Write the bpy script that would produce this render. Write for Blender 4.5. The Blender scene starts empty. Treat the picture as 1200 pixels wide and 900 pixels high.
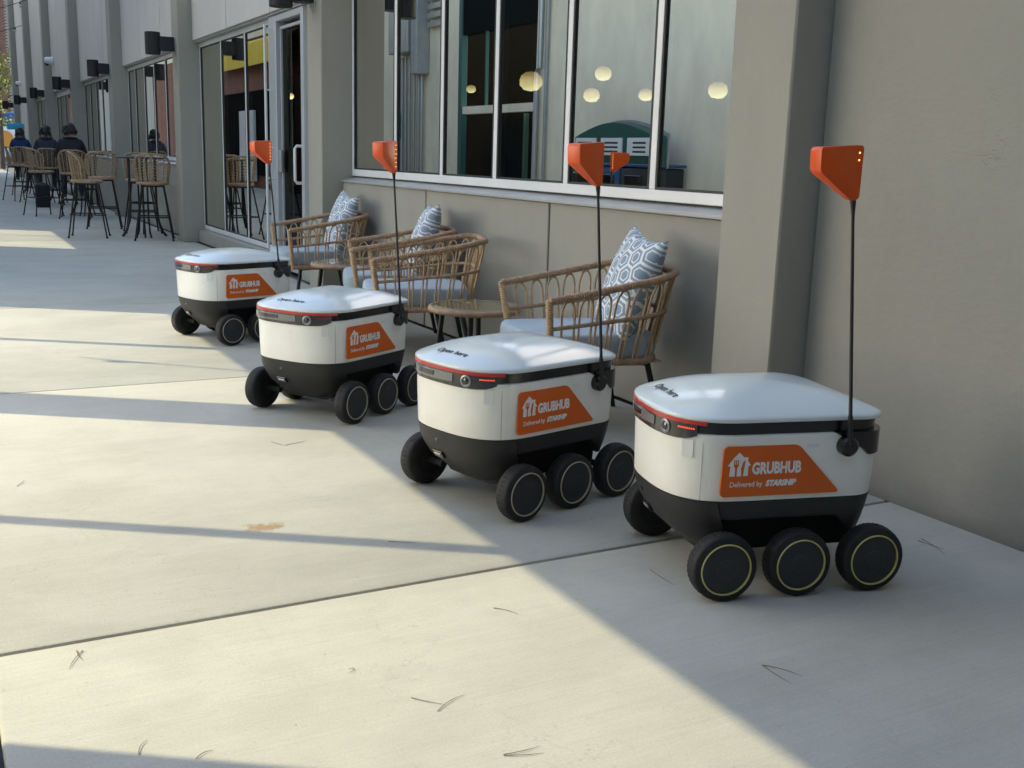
import bpy, bmesh, math, random
from mathutils import Vector, Matrix
random.seed(7)
R = math.radians
SC = bpy.context.scene
COL = SC.collection

# ------------------------------------------------------------------ camera
YAW, PITCH, ROLL = 0.498289, -0.208781, 0.0289385
fw = Vector((-math.cos(YAW)*math.cos(PITCH), math.sin(YAW)*math.cos(PITCH), math.sin(PITCH)))
rt = fw.cross(Vector((0, 0, 1))).normalized()
up = rt.cross(fw)
r2 = rt*math.cos(ROLL) + up*math.sin(ROLL)
u2 = up*math.cos(ROLL) - rt*math.sin(ROLL)
cd = bpy.data.cameras.new('camera')
cam = bpy.data.objects.new('camera', cd); COL.objects.link(cam)
cam.matrix_world = Matrix(((r2.x, u2.x, -fw.x, 0), (r2.y, u2.y, -fw.y, 0), (r2.z, u2.z, -fw.z, 1.2), (0, 0, 0, 1)))
cd.sensor_fit = 'HORIZONTAL'; cd.sensor_width = 36.0; cd.lens = 36.0*1256.63/1200.0
cd.clip_start = 0.05; cd.clip_end = 1500
SC.camera = cam

# ------------------------------------------------------------------ sky, sun, exposure
SUN_EL, SUN_AZ = R(32), math.atan2(-0.559, -0.829)     # azimuth measured from +Y towards +X
w = bpy.data.worlds.new('World'); SC.world = w; w.use_nodes = True
nt = w.node_tree; nt.nodes.clear()
sky = nt.nodes.new('ShaderNodeTexSky'); sky.sky_type = 'NISHITA'; sky.sun_disc = False
sky.sun_elevation = SUN_EL; sky.sun_rotation = SUN_AZ
sky.air_density = 1.0; sky.dust_density = 1.2; sky.ozone_density = 1.0
bg = nt.nodes.new('ShaderNodeBackground'); bg.inputs['Strength'].default_value = 0.15
wo = nt.nodes.new('ShaderNodeOutputWorld')
nt.links.new(sky.outputs[0], bg.inputs[0]); nt.links.new(bg.outputs[0], wo.inputs[0])
sd = bpy.data.lights.new('sun', 'SUN'); sd.energy = 1.75; sd.angle = R(0.3); sd.color = (1.0, 0.905, 0.60)
sun = bpy.data.objects.new('sun', sd); COL.objects.link(sun)
sdir = Vector((math.sin(SUN_AZ)*math.cos(SUN_EL), math.cos(SUN_AZ)*math.cos(SUN_EL), math.sin(SUN_EL)))
sun.rotation_euler = sdir.to_track_quat('Z', 'Y').to_euler()
sun.location = (0, 0, 30)
SC.view_settings.view_transform = 'Standard'; SC.view_settings.look = 'None'
SC.view_settings.exposure = 1.53; SC.view_settings.gamma = 1.0
SC.view_settings.use_curve_mapping = False

# ------------------------------------------------------------------ materials
MATS = {}
def mat(name, base, rough=0.6, metal=0.0, spec=0.5, noise=0.0, nscale=8.0, bump=0.0, bscale=60.0, coat=0.0,
        emit=None, estr=0.0, second=None, detail=6.0, stretch=None):
    """Principled material; noise mottles the colour towards 'second', bump gives fine relief (object coordinates)."""
    m = bpy.data.materials.new(name); m.use_nodes = True
    n = m.node_tree; b = n.nodes['Principled BSDF']
    b.inputs['Base Color'].default_value = (*base, 1)
    b.inputs['Roughness'].default_value = rough; b.inputs['Metallic'].default_value = metal
    b.inputs['Specular IOR Level'].default_value = spec
    if coat: b.inputs['Coat Weight'].default_value = coat; b.inputs['Coat Roughness'].default_value = 0.08
    if emit: b.inputs['Emission Color'].default_value = (*emit, 1); b.inputs['Emission Strength'].default_value = estr
    if noise or bump:
        tc = n.nodes.new('ShaderNodeTexCoord'); src = tc.outputs['Object']
        if stretch:
            mp = n.nodes.new('ShaderNodeMapping'); mp.inputs['Scale'].default_value = stretch
            n.links.new(src, mp.inputs[0]); src = mp.outputs[0]
    if noise:
        t = n.nodes.new('ShaderNodeTexNoise'); t.inputs['Scale'].default_value = nscale; t.inputs['Detail'].default_value = detail
        t.inputs['Roughness'].default_value = 0.62
        n.links.new(src, t.inputs['Vector'])
        cr = n.nodes.new('ShaderNodeValToRGB'); cr.color_ramp.elements[0].position = 0.32; cr.color_ramp.elements[1].position = 0.68
        sec = second or tuple(c*(1-noise) for c in base)
        cr.color_ramp.elements[0].color = (*sec, 1); cr.color_ramp.elements[1].color = (*base, 1)
        n.links.new(t.outputs[0], cr.inputs[0]); n.links.new(cr.outputs[0], b.inputs['Base Color'])
    if bump:
        t2 = n.nodes.new('ShaderNodeTexNoise'); t2.inputs['Scale'].default_value = bscale; t2.inputs['Detail'].default_value = 4
        n.links.new(src, t2.inputs['Vector'])
        bp = n.nodes.new('ShaderNodeBump'); bp.inputs['Strength'].default_value = bump; bp.inputs['Distance'].default_value = 0.01
        n.links.new(t2.outputs[0], bp.inputs['Height']); n.links.new(bp.outputs[0], b.inputs['Normal'])
    MATS[name] = m
    return m

def nd(n, t, **kw):
    x = n.nodes.new(t)
    for k, v in kw.items(): setattr(x, k, v)
    return x
def mth(n, op, a, b=None, c=None, clamp=False):
    x = n.nodes.new('ShaderNodeMath'); x.operation = op; x.use_clamp = clamp
    for i, q in enumerate((a, b, c)):
        if q is None: continue
        if isinstance(q, (int, float)): x.inputs[i].default_value = q
        else: n.links.new(q, x.inputs[i])
    return x.outputs[0]
def mixc(n, f, a, b, blend='MIX'):
    x = n.nodes.new('ShaderNodeMix'); x.data_type = 'RGBA'; x.blend_type = blend
    if isinstance(f, (int, float)): x.inputs[0].default_value = f
    else: n.links.new(f, x.inputs[0])
    for i, q in ((6, a), (7, b)):
        if isinstance(q, tuple): x.inputs[i].default_value = (*q, 1)
        else: n.links.new(q, x.inputs[i])
    return x.outputs[2]
def noise(n, src, scale, detail=5, rough=0.6):
    t = n.nodes.new('ShaderNodeTexNoise'); t.inputs['Scale'].default_value = scale; t.inputs['Detail'].default_value = detail
    t.inputs['Roughness'].default_value = rough; n.links.new(src, t.inputs['Vector']); return t.outputs[0]
def ramp(n, f, p0, p1, c0=(0, 0, 0), c1=(1, 1, 1)):
    cr = n.nodes.new('ShaderNodeValToRGB'); e = cr.color_ramp.elements
    e[0].position, e[1].position = p0, p1; e[0].color, e[1].color = (*c0, 1), (*c1, 1)
    n.links.new(f, cr.inputs[0]); return cr.outputs[0]
def mapping(n, src, scale=(1, 1, 1), rot=(0, 0, 0), loc=(0, 0, 0)):
    mp = n.nodes.new('ShaderNodeMapping'); mp.inputs['Scale'].default_value = scale
    mp.inputs['Rotation'].default_value = rot; mp.inputs['Location'].default_value = loc
    n.links.new(src, mp.inputs[0]); return mp.outputs[0]

def concrete():
    m = bpy.data.materials.new('concrete'); m.use_nodes = True; n = m.node_tree; b = n.nodes['Principled BSDF']
    pos = nd(n, 'ShaderNodeNewGeometry').outputs['Position']
    cloud = ramp(n, noise(n, pos, 0.9, 7, 0.66), 0.28, 0.72)
    mott = ramp(n, noise(n, mapping(n, pos, (2.2, 1.0, 1)), 4.2, 8, 0.72), 0.3, 0.7)
    fine = noise(n, pos, 150, 3, 0.7)
    broom = noise(n, mapping(n, pos, (150, 2.2, 1), (0, 0, R(4))), 1.0, 3, 0.6)
    c = mixc(n, cloud, (0.400, 0.388, 0.340), (0.512, 0.500, 0.448))
    c = mixc(n, mth(n, 'MULTIPLY', mott, 0.55), c, (0.535, 0.518, 0.458))
    c = mixc(n, mth(n, 'MULTIPLY', ramp(n, noise(n, mapping(n, pos, (1.0, 0.55, 1)), 2.4, 9, 0.7), 0.44, 0.62), 0.50), c, (0.372, 0.360, 0.312))
    c = mixc(n, 0.55, c, mixc(n, fine, (0.30, 0.30, 0.28), (0.70, 0.68, 0.62)), 'OVERLAY')
    c = mixc(n, 0.26, c, mixc(n, broom, (0.25, 0.25, 0.24), (0.75, 0.74, 0.70)), 'OVERLAY')
    # dark specks and dirt
    vor = nd(n, 'ShaderNodeTexVoronoi'); vor.inputs['Scale'].default_value = 9.0; n.links.new(pos, vor.inputs['Vector'])
    speck = mth(n, 'LESS_THAN', vor.outputs['Distance'], 0.035)
    sel = mth(n, 'GREATER_THAN', noise(n, pos, 2.3, 2), 0.56)
    c = mixc(n, mth(n, 'MULTIPLY', mth(n, 'MULTIPLY', speck, sel), 0.6), c, (0.12, 0.105, 0.085))
    vg = nd(n, 'ShaderNodeTexVoronoi'); vg.inputs['Scale'].default_value = 2.2; n.links.new(mapping(n, pos, loc=(0.3, 0.7, 0)), vg.inputs['Vector'])
    gum = ramp(n, mth(n, 'ADD', vg.outputs['Distance'], mth(n, 'MULTIPLY', noise(n, pos, 60, 3), 0.02)), 0.030, 0.042, (1, 1, 1), (0, 0, 0))
    gsel = mth(n, 'GREATER_THAN', noise(n, pos, 0.9, 2), 0.53)
    c = mixc(n, mth(n, 'MULTIPLY', mth(n, 'MULTIPLY', gum, gsel), 0.32), c, (0.20, 0.19, 0.17))
    pits = ramp(n, noise(n, pos, 48, 2, 0.5), 0.66, 0.74)
    c = mixc(n, mth(n, 'MULTIPLY', pits, 0.25), c, (0.24, 0.225, 0.195))
    dirt = ramp(n, noise(n, pos, 3.1, 9, 0.75), 0.56, 0.76)
    c = mixc(n, mth(n, 'MULTIPLY', dirt, 0.30), c, (0.30, 0.285, 0.25))
    wv = noise(n, mapping(n, pos, (1.0, 0.8, 1.0)), 1.1, 10, 0.62)
    ck = mth(n, 'LESS_THAN', mth(n, 'ABSOLUTE', mth(n, 'SUBTRACT', wv, 0.47)), 0.0011)
    ck = mth(n, 'MULTIPLY', ck, ramp(n, noise(n, pos, 0.7, 2), 0.50, 0.60))
    c = mixc(n, mth(n, 'MULTIPLY', ck, 0.35), c, (0.20, 0.185, 0.16))
    tyre = ramp(n, noise(n, mapping(n, pos, (0.5, 7.0, 1.0), (0, 0, R(-62))), 1.0, 6, 0.7), 0.60, 0.74)
    c = mixc(n, mth(n, 'MULTIPLY', tyre, 0.16), c, (0.25, 0.24, 0.22))
    oi = nd(n, 'ShaderNodeObjectInfo').outputs['Random']
    c = mixc(n, mth(n, 'MULTIPLY', oi, 0.16), c, (0.40, 0.39, 0.35))
    # a rusty brown stain by the first robots
    sep = nd(n, 'ShaderNodeSeparateXYZ'); n.links.new(pos, sep.inputs[0])
    wob = mth(n, 'MULTIPLY', mth(n, 'SUBTRACT', noise(n, pos, 16, 4), 0.5), 0.11)
    dx = mth(n, 'DIVIDE', mth(n, 'ADD', mth(n, 'ADD', sep.outputs[0], 3.285), wob), 0.045)
    dy = mth(n, 'DIVIDE', mth(n, 'ADD', mth(n, 'ADD', sep.outputs[1], -0.885), wob), 0.075)
    d2 = mth(n, 'ADD', mth(n, 'MULTIPLY', dx, dx), mth(n, 'MULTIPLY', dy, dy))
    st = ramp(n, mth(n, 'ADD', d2, mth(n, 'MULTIPLY', mth(n, 'SUBTRACT', noise(n, pos, 45, 6, 0.75), 0.5), 2.6)), 0.15, 1.0, (1, 1, 1), (0, 0, 0))
    c = mixc(n, mth(n, 'MULTIPLY', st, 0.85), c, (0.33, 0.21, 0.10))
    n.links.new(c, b.inputs['Base Color'])
    b.inputs['Roughness'].default_value = 0.82; b.inputs['Specular IOR Level'].default_value = 0.35
    h = mth(n, 'ADD', mth(n, 'MULTIPLY', broom, 0.7), mth(n, 'MULTIPLY', fine, 0.6))
    bp = nd(n, 'ShaderNodeBump'); bp.inputs['Strength'].default_value = 0.22; bp.inputs['Distance'].default_value = 0.004
    n.links.new(h, bp.inputs['Height']); n.links.new(bp.outputs[0], b.inputs['Normal'])
    MATS['concrete'] = m
concrete()

def stucco(name, base, crack=False, bscale=70, bstr=0.14, streak=0.12):
    m = bpy.data.materials.new(name); m.use_nodes = True; n = m.node_tree; b = n.nodes['Principled BSDF']
    pos = nd(n, 'ShaderNodeNewGeometry').outputs['Position']
    big = ramp(n, noise(n, mapping(n, pos, (1.0, 1.0, 0.45)), 1.3, 7, 0.65), 0.25, 0.75)
    c = mixc(n, big, tuple(v*(1-streak) for v in base), tuple(v*(1+streak*0.55) for v in base))
    fine = noise(n, pos, bscale, 4, 0.65)
    c = mixc(n, 0.16, c, mixc(n, fine, (0.36, 0.36, 0.36), (0.64, 0.64, 0.64)), 'OVERLAY')
    # splashed dirt near the ground has its own ragged edge
    sep = nd(n, 'ShaderNodeSeparateXYZ'); n.links.new(pos, sep.inputs[0])
    low = mth(n, 'ADD', mth(n, 'MULTIPLY', sep.outputs[2], 3.0), mth(n, 'MULTIPLY', noise(n, pos, 3.2, 6), 1.4))
    c = mixc(n, mth(n, 'MULTIPLY', ramp(n, low, 0.75, 1.25, (1, 1, 1), (0, 0, 0)), 0.28), c, tuple(v*0.62 for v in base))
    vo = nd(n, 'ShaderNodeTexVoronoi'); vo.inputs['Scale'].default_value = 5.0; n.links.new(pos, vo.inputs['Vector'])
    pit = mth(n, 'MULTIPLY', mth(n, 'LESS_THAN', vo.outputs['Distance'], 0.03), mth(n, 'GREATER_THAN', noise(n, pos, 1.7, 2), 0.57))
    c = mixc(n, mth(n, 'MULTIPLY', pit, 0.45), c, tuple(v*0.45 for v in base))
    h = fine
    if crack:
        wv = noise(n, mapping(n, pos, (0.35, 0.35, 1.0), (0, R(12), 0)), 1.9, 9, 0.62)
        ln = mth(n, 'ABSOLUTE', mth(n, 'SUBTRACT', wv, 0.53))
        ck = mth(n, 'LESS_THAN', ln, 0.0016)
        msk = ramp(n, noise(n, pos, 1.1, 2), 0.52, 0.60)
        ck = mth(n, 'MULTIPLY', ck, msk)
        c = mixc(n, mth(n, 'MULTIPLY', ck, 0.5), c, tuple(v*0.4 for v in base))
        h = mth(n, 'ADD', mth(n, 'MULTIPLY', noise(n, mapping(n, pos, (1, 1, 2.5)), 9, 5), 1.8), fine)
    n.links.new(c, b.inputs['Base Color']); b.inputs['Roughness'].default_value = 0.85
    b.inputs['Specular IOR Level'].default_value = 0.3
    bp = nd(n, 'ShaderNodeBump'); bp.inputs['Strength'].default_value = bstr; bp.inputs['Distance'].default_value = 0.006
    n.links.new(h, bp.inputs['Height']); n.links.new(bp.outputs[0], b.inputs['Normal'])
    MATS[name] = m
stucco('taupe', (0.335, 0.318, 0.268))
stucco('taupe_pale', (0.355, 0.335, 0.280))
stucco('header_pale', (0.60, 0.565, 0.51))
stucco('taupe_rough', (0.335, 0.318, 0.268), crack=True, bscale=38, bstr=0.16)
stucco('opposite_stucco', (0.92, 0.80, 0.60), bscale=17, bstr=0.6, streak=0.22)

def glass(name, refl, tint, fres=1.45):
    m = bpy.data.materials.new(name); m.use_nodes = True; n = m.node_tree; n.nodes.clear()
    o = nd(n, 'ShaderNodeOutputMaterial'); mx = nd(n, 'ShaderNodeMixShader')
    tr = nd(n, 'ShaderNodeBsdfTransparent'); tr.inputs[0].default_value = (*tint, 1)
    gl = nd(n, 'ShaderNodeBsdfGlossy'); gl.inputs['Color'].default_value = (0.98, 0.955, 0.87, 1); gl.inputs['Roughness'].default_value = 0.0
    pos = nd(n, 'ShaderNodeNewGeometry').outputs['Position']
    bp = nd(n, 'ShaderNodeBump'); bp.inputs['Strength'].default_value = 0.05; bp.inputs['Distance'].default_value = 0.01
    n.links.new(noise(n, pos, 0.9, 1), bp.inputs['Height']); n.links.new(bp.outputs[0], gl.inputs['Normal'])
    fr = nd(n, 'ShaderNodeFresnel'); fr.inputs[0].default_value = fres
    f = mth(n, 'MULTIPLY_ADD', fr.outputs[0], 1.0-refl, refl, clamp=True)
    f = mth(n, 'MULTIPLY', f, mth(n, 'SUBTRACT', 1.0, nd(n, 'ShaderNodeNewGeometry').outputs['Backfacing']))
    n.links.new(f, mx.inputs[0]); n.links.new(tr.outputs[0], mx.inputs[1]); n.links.new(gl.outputs[0], mx.inputs[2])
    n.links.new(mx.outputs[0], o.inputs[0]); MATS[name] = m
glass('coated_glass', 0.84, (0.72, 0.80, 0.77))
glass('clear_glass', 0.0, (0.40, 0.45, 0.43), 1.12)
glass('table_glass', 0.03, (0.85, 0.90, 0.88))

mat('aluminium', (0.78, 0.78, 0.77), 0.42, 0.15, noise=0.12, nscale=3)
mat('door_metal', (0.46, 0.47, 0.48), 0.42, 0.15)
mat('gasket', (0.015, 0.016, 0.017), 0.5)
mat('sill_metal', (0.40, 0.40, 0.385), 0.5, 0.3, noise=0.15, nscale=4)
mat('black_metal', (0.007, 0.007, 0.0075), 0.42, 0.2, noise=0.3, nscale=20)
mat('lamp_black', (0.018, 0.018, 0.020), 0.5, 0.3)
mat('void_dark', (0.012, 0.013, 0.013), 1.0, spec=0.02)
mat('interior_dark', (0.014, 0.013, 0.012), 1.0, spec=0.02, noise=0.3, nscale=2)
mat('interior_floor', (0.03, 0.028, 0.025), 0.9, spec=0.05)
mat('globe_glow', (0.9, 0.8, 0.6), 0.4, emit=(1.0, 0.74, 0.36), estr=2.4)
mat('ground_far', (0.20, 0.195, 0.18), 0.9, noise=0.25, nscale=0.6)
mat('joint_fill', (0.16, 0.15, 0.135), 0.95, noise=0.4, nscale=12)
def lampshade():
    m = MATS['globe_glow']; n = m.node_tree; b = n.nodes['Principled BSDF']
    oc = nd(n, 'ShaderNodeTexCoord').outputs['Generated']; sep = nd(n, 'ShaderNodeSeparateXYZ'); n.links.new(oc, sep.inputs[0])
    g_ = ramp(n, mth(n, 'ADD', sep.outputs[2], mth(n, 'MULTIPLY', mth(n, 'SUBTRACT', noise(n, oc, 3.0, 3), 0.5), 0.5)), 0.10, 0.95, (1, 1, 1), (0, 0, 0))
    n.links.new(mth(n, 'MULTIPLY_ADD', g_, 2.3, 0.7), b.inputs['Emission Strength'])
    n.links.new(mixc(n, g_, (1.0, 0.58, 0.22), (1.0, 0.78, 0.42)), b.inputs['Emission Color'])
lampshade()
# robot
mat('seam_grey', (0.20, 0.19, 0.17), 0.6)
def worn(name, clean, grime, rough, coat, amount):
    m = bpy.data.materials.new(name); m.use_nodes = True; n = m.node_tree; b = n.nodes['Principled BSDF']
    pos = nd(n, 'ShaderNodeNewGeometry').outputs['Position']; oc = nd(n, 'ShaderNodeTexCoord').outputs['Object']
    sep = nd(n, 'ShaderNodeSeparateXYZ'); n.links.new(oc, sep.inputs[0])
    film = ramp(n, noise(n, pos, 5.5, 8, 0.7), 0.42, 0.78)
    streak = ramp(n, noise(n, mapping(n, pos, (38, 38, 2.5)), 1.0, 5, 0.6), 0.56, 0.82)
    scuff = ramp(n, noise(n, mapping(n, pos, (9, 9, 60), (R(20), R(12), 0)), 1.0, 4, 0.7), 0.66, 0.72)
    low = ramp(n, mth(n, 'ADD', sep.outputs[2], mth(n, 'MULTIPLY', noise(n, pos, 14, 5), 0.11)), 0.335, 0.40, (1, 1, 1), (0, 0, 0))
    c = mixc(n, mth(n, 'MULTIPLY', film, 0.30*amount), clean, grime)
    c = mixc(n, mth(n, 'MULTIPLY', streak, 0.22*amount), c, grime)
    c = mixc(n, mth(n, 'MULTIPLY', low, 0.30*amount), c, grime)
    c = mixc(n, mth(n, 'MULTIPLY', scuff, 0.40*amount), c, tuple(v*0.45 for v in grime))
    n.links.new(c, b.inputs['Base Color'])
    n.links.new(mth(n, 'MULTIPLY_ADD', film, 0.18*amount, rough), b.inputs['Roughness'])
    b.inputs['Coat Weight'].default_value = coat; b.inputs['Coat Roughness'].default_value = 0.1
    MATS[name] = m
worn('robot_white', (0.90, 0.885, 0.81), (0.56, 0.51, 0.41), 0.28, 0.2, 0.6)
worn('robot_lid', (0.72, 0.775, 0.74), (0.58, 0.60, 0.55), 0.17, 0.25, 0.14)
mat('robot_dark', (0.022, 0.023, 0.0225), 0.52, noise=0.35, nscale=9, bump=0.08, bscale=220)
mat('robot_underside', (0.005, 0.005, 0.005), 0.8)
mat('robot_gloss_black', (0.006, 0.006, 0.0065), 0.22, coat=0.3)
mat('sensor_glass', (0.055, 0.05, 0.05), 0.12, coat=0.5, noise=0.5, nscale=30)
mat('sensor_mid', (0.20, 0.20, 0.195), 0.2, 0.2, coat=0.5)
mat('sensor_grey', (0.30, 0.30, 0.30), 0.35, 0.4)
mat('lens', (0.006, 0.006, 0.008), 0.05, coat=1.0)
mat('red_strip', (0.52, 0.028, 0.022), 0.25, coat=0.4)
mat('red_led', (0.9, 0.08, 0.04), 0.4, emit=(1.0, 0.10, 0.05), estr=0.35)
mat('orange_led', (1.0, 0.6, 0.25), 0.4, emit=(1.0, 0.42, 0.12), estr=1.2)
mat('sticker_orange', (0.70, 0.125, 0.008), 0.42, noise=0.06, nscale=12)
mat('flag_orange', (0.80, 0.095, 0.005), 0.38, noise=0.08, nscale=14)
mat('print_white', (0.80, 0.79, 0.76), 0.5)
mat('print_black', (0.02, 0.02, 0.02), 0.5)
mat('label_white', (0.78, 0.78, 0.75), 0.5)
mat('rubber', (0.005, 0.005, 0.005), 0.7, noise=0.45, nscale=25, second=(0.016, 0.015, 0.013), bump=0.25, bscale=120)
mat('hub_grey', (0.026, 0.027, 0.029), 0.5, noise=0.2, nscale=20)
mat('ring_yellow', (0.62, 0.56, 0.20), 0.45, noise=0.3, nscale=15)
mat('ring_tan', (0.50, 0.44, 0.30), 0.45, noise=0.3, nscale=15)
# furniture
mat('rattan', (0.48, 0.305, 0.175), 0.55, noise=0.42, nscale=26, bump=0.3, bscale=180)
mat('rattan_light', (0.56, 0.37, 0.20), 0.55, noise=0.38, nscale=30)
mat('wicker_stool', (0.45, 0.305, 0.175), 0.6, noise=0.4, nscale=24)
mat('seat_fabric', (0.40, 0.475, 0.52), 0.9, noise=0.10, nscale=14, bump=0.25, bscale=260)
mat('dark_wood', (0.035, 0.03, 0.027), 0.45)
# background
mat('bark', (0.12, 0.085, 0.06), 0.9, noise=0.4, nscale=6)
mat('leaf', (0.30, 0.30, 0.035), 0.6, noise=0.55, nscale=1.7, second=(0.10, 0.16, 0.025))
mat('red_brick', (0.30, 0.13, 0.085), 0.85, noise=0.35, nscale=3)
mat('brick_mortar', (0.42, 0.38, 0.33), 0.9)
mat('white_plastic', (0.72, 0.73, 0.74), 0.35)
mat('awning_yellow', (0.90, 0.62, 0.03), 0.6, noise=0.12, nscale=3)
mat('pipe_grey', (0.42, 0.43, 0.42), 0.4, 0.6)
mat('green_paint', (0.03, 0.10, 0.075), 0.5)
mat('sign_green', (0.02, 0.17, 0.10), 0.5)
mat('bin_green', (0.015, 0.085, 0.065), 0.45)
mat('bin_blue', (0.02, 0.075, 0.17), 0.45)
mat('bin_black', (0.015, 0.016, 0.018), 0.5)
mat('sky_blue_paint', (0.05, 0.42, 0.70), 0.5)
mat('blue_paint', (0.03, 0.10, 0.30), 0.5)
mat('orange_paint', (0.75, 0.30, 0.04), 0.5)
mat('skin', (0.42, 0.25, 0.17), 0.55)
mat('hair_dark', (0.012, 0.010, 0.009), 0.5, bump=0.6, bscale=90)
mat('hair_brown', (0.03, 0.018, 0.012), 0.5, bump=0.6, bscale=90)
mat('cloth_black', (0.012, 0.013, 0.018), 0.85, bump=0.5, bscale=14)
mat('cloth_slate', (0.028, 0.033, 0.048), 0.85, bump=0.5, bscale=14)
mat('cloth_blue', (0.012, 0.032, 0.10), 0.85, bump=0.5, bscale=14)
mat('trousers', (0.02, 0.022, 0.03), 0.85)
mat('needle', (0.20, 0.125, 0.065), 0.8)
mat('bulb_glass', (0.55, 0.52, 0.45), 0.1)

def pillow_mat():
    m = bpy.data.materials.new('pillow_print'); m.use_nodes = True; n = m.node_tree; b = n.nodes['Principled BSDF']
    oc = nd(n, 'ShaderNodeTexCoord').outputs['Object']
    sep = nd(n, 'ShaderNodeSeparateXYZ'); n.links.new(oc, sep.inputs[0])
    K = 9.0
    x0_ = mth(n, 'ADD', mth(n, 'MULTIPLY', sep.outputs[0], K), mth(n, 'MULTIPLY', sep.outputs[2], K*0.42))
    z0_ = mth(n, 'SUBTRACT', mth(n, 'MULTIPLY', sep.outputs[2], K*1.15), mth(n, 'MULTIPLY', sep.outputs[0], K*0.42))
    def cell(ox, oz):
        ax = mth(n, 'SUBTRACT', mth(n, 'FLOORED_MODULO', mth(n, 'ADD', x0_, ox), 1.0), 0.5)
        az = mth(n, 'SUBTRACT', mth(n, 'FLOORED_MODULO', mth(n, 'ADD', z0_, oz), 1.732), 0.866)
        return ax, az, mth(n, 'ADD', mth(n, 'MULTIPLY', ax, ax), mth(n, 'MULTIPLY', az, az))
    def hexd(c):
        ax, az = mth(n, 'ABSOLUTE', c[0]), mth(n, 'ABSOLUTE', c[1])
        return mth(n, 'MAXIMUM', mth(n, 'ADD', mth(n, 'MULTIPLY', ax, 0.5), mth(n, 'MULTIPLY', az, 0.866)), ax)
    A_, B_ = cell(0.0, 0.0), cell(0.5, 0.866)
    sel = mth(n, 'LESS_THAN', A_[2], B_[2])
    d = mth(n, 'ADD', mth(n, 'MULTIPLY', hexd(A_), sel), mth(n, 'MULTIPLY', hexd(B_), mth(n, 'SUBTRACT', 1.0, sel)))
    l1 = mth(n, 'GREATER_THAN', d, 0.432)
    l2 = mth(n, 'MULTIPLY', mth(n, 'GREATER_THAN', d, 0.225), mth(n, 'LESS_THAN', d, 0.295))
    ln = mth(n, 'MAXIMUM', l1, l2)
    base = mixc(n, noise(n, oc, 40, 4), (0.20, 0.265, 0.34), (0.28, 0.35, 0.43))
    n.links.new(mixc(n, ln, base, (0.72, 0.73, 0.71)), b.inputs['Base Color'])
    b.inputs['Roughness'].default_value = 0.9
    bp = nd(n, 'ShaderNodeBump'); bp.inputs['Strength'].default_value = 0.25; bp.inputs['Distance'].default_value = 0.003
    n.links.new(noise(n, oc, 350, 2), bp.inputs['Height']); n.links.new(bp.outputs[0], b.inputs['Normal'])
    MATS['pillow_print'] = m
pillow_mat()

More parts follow.
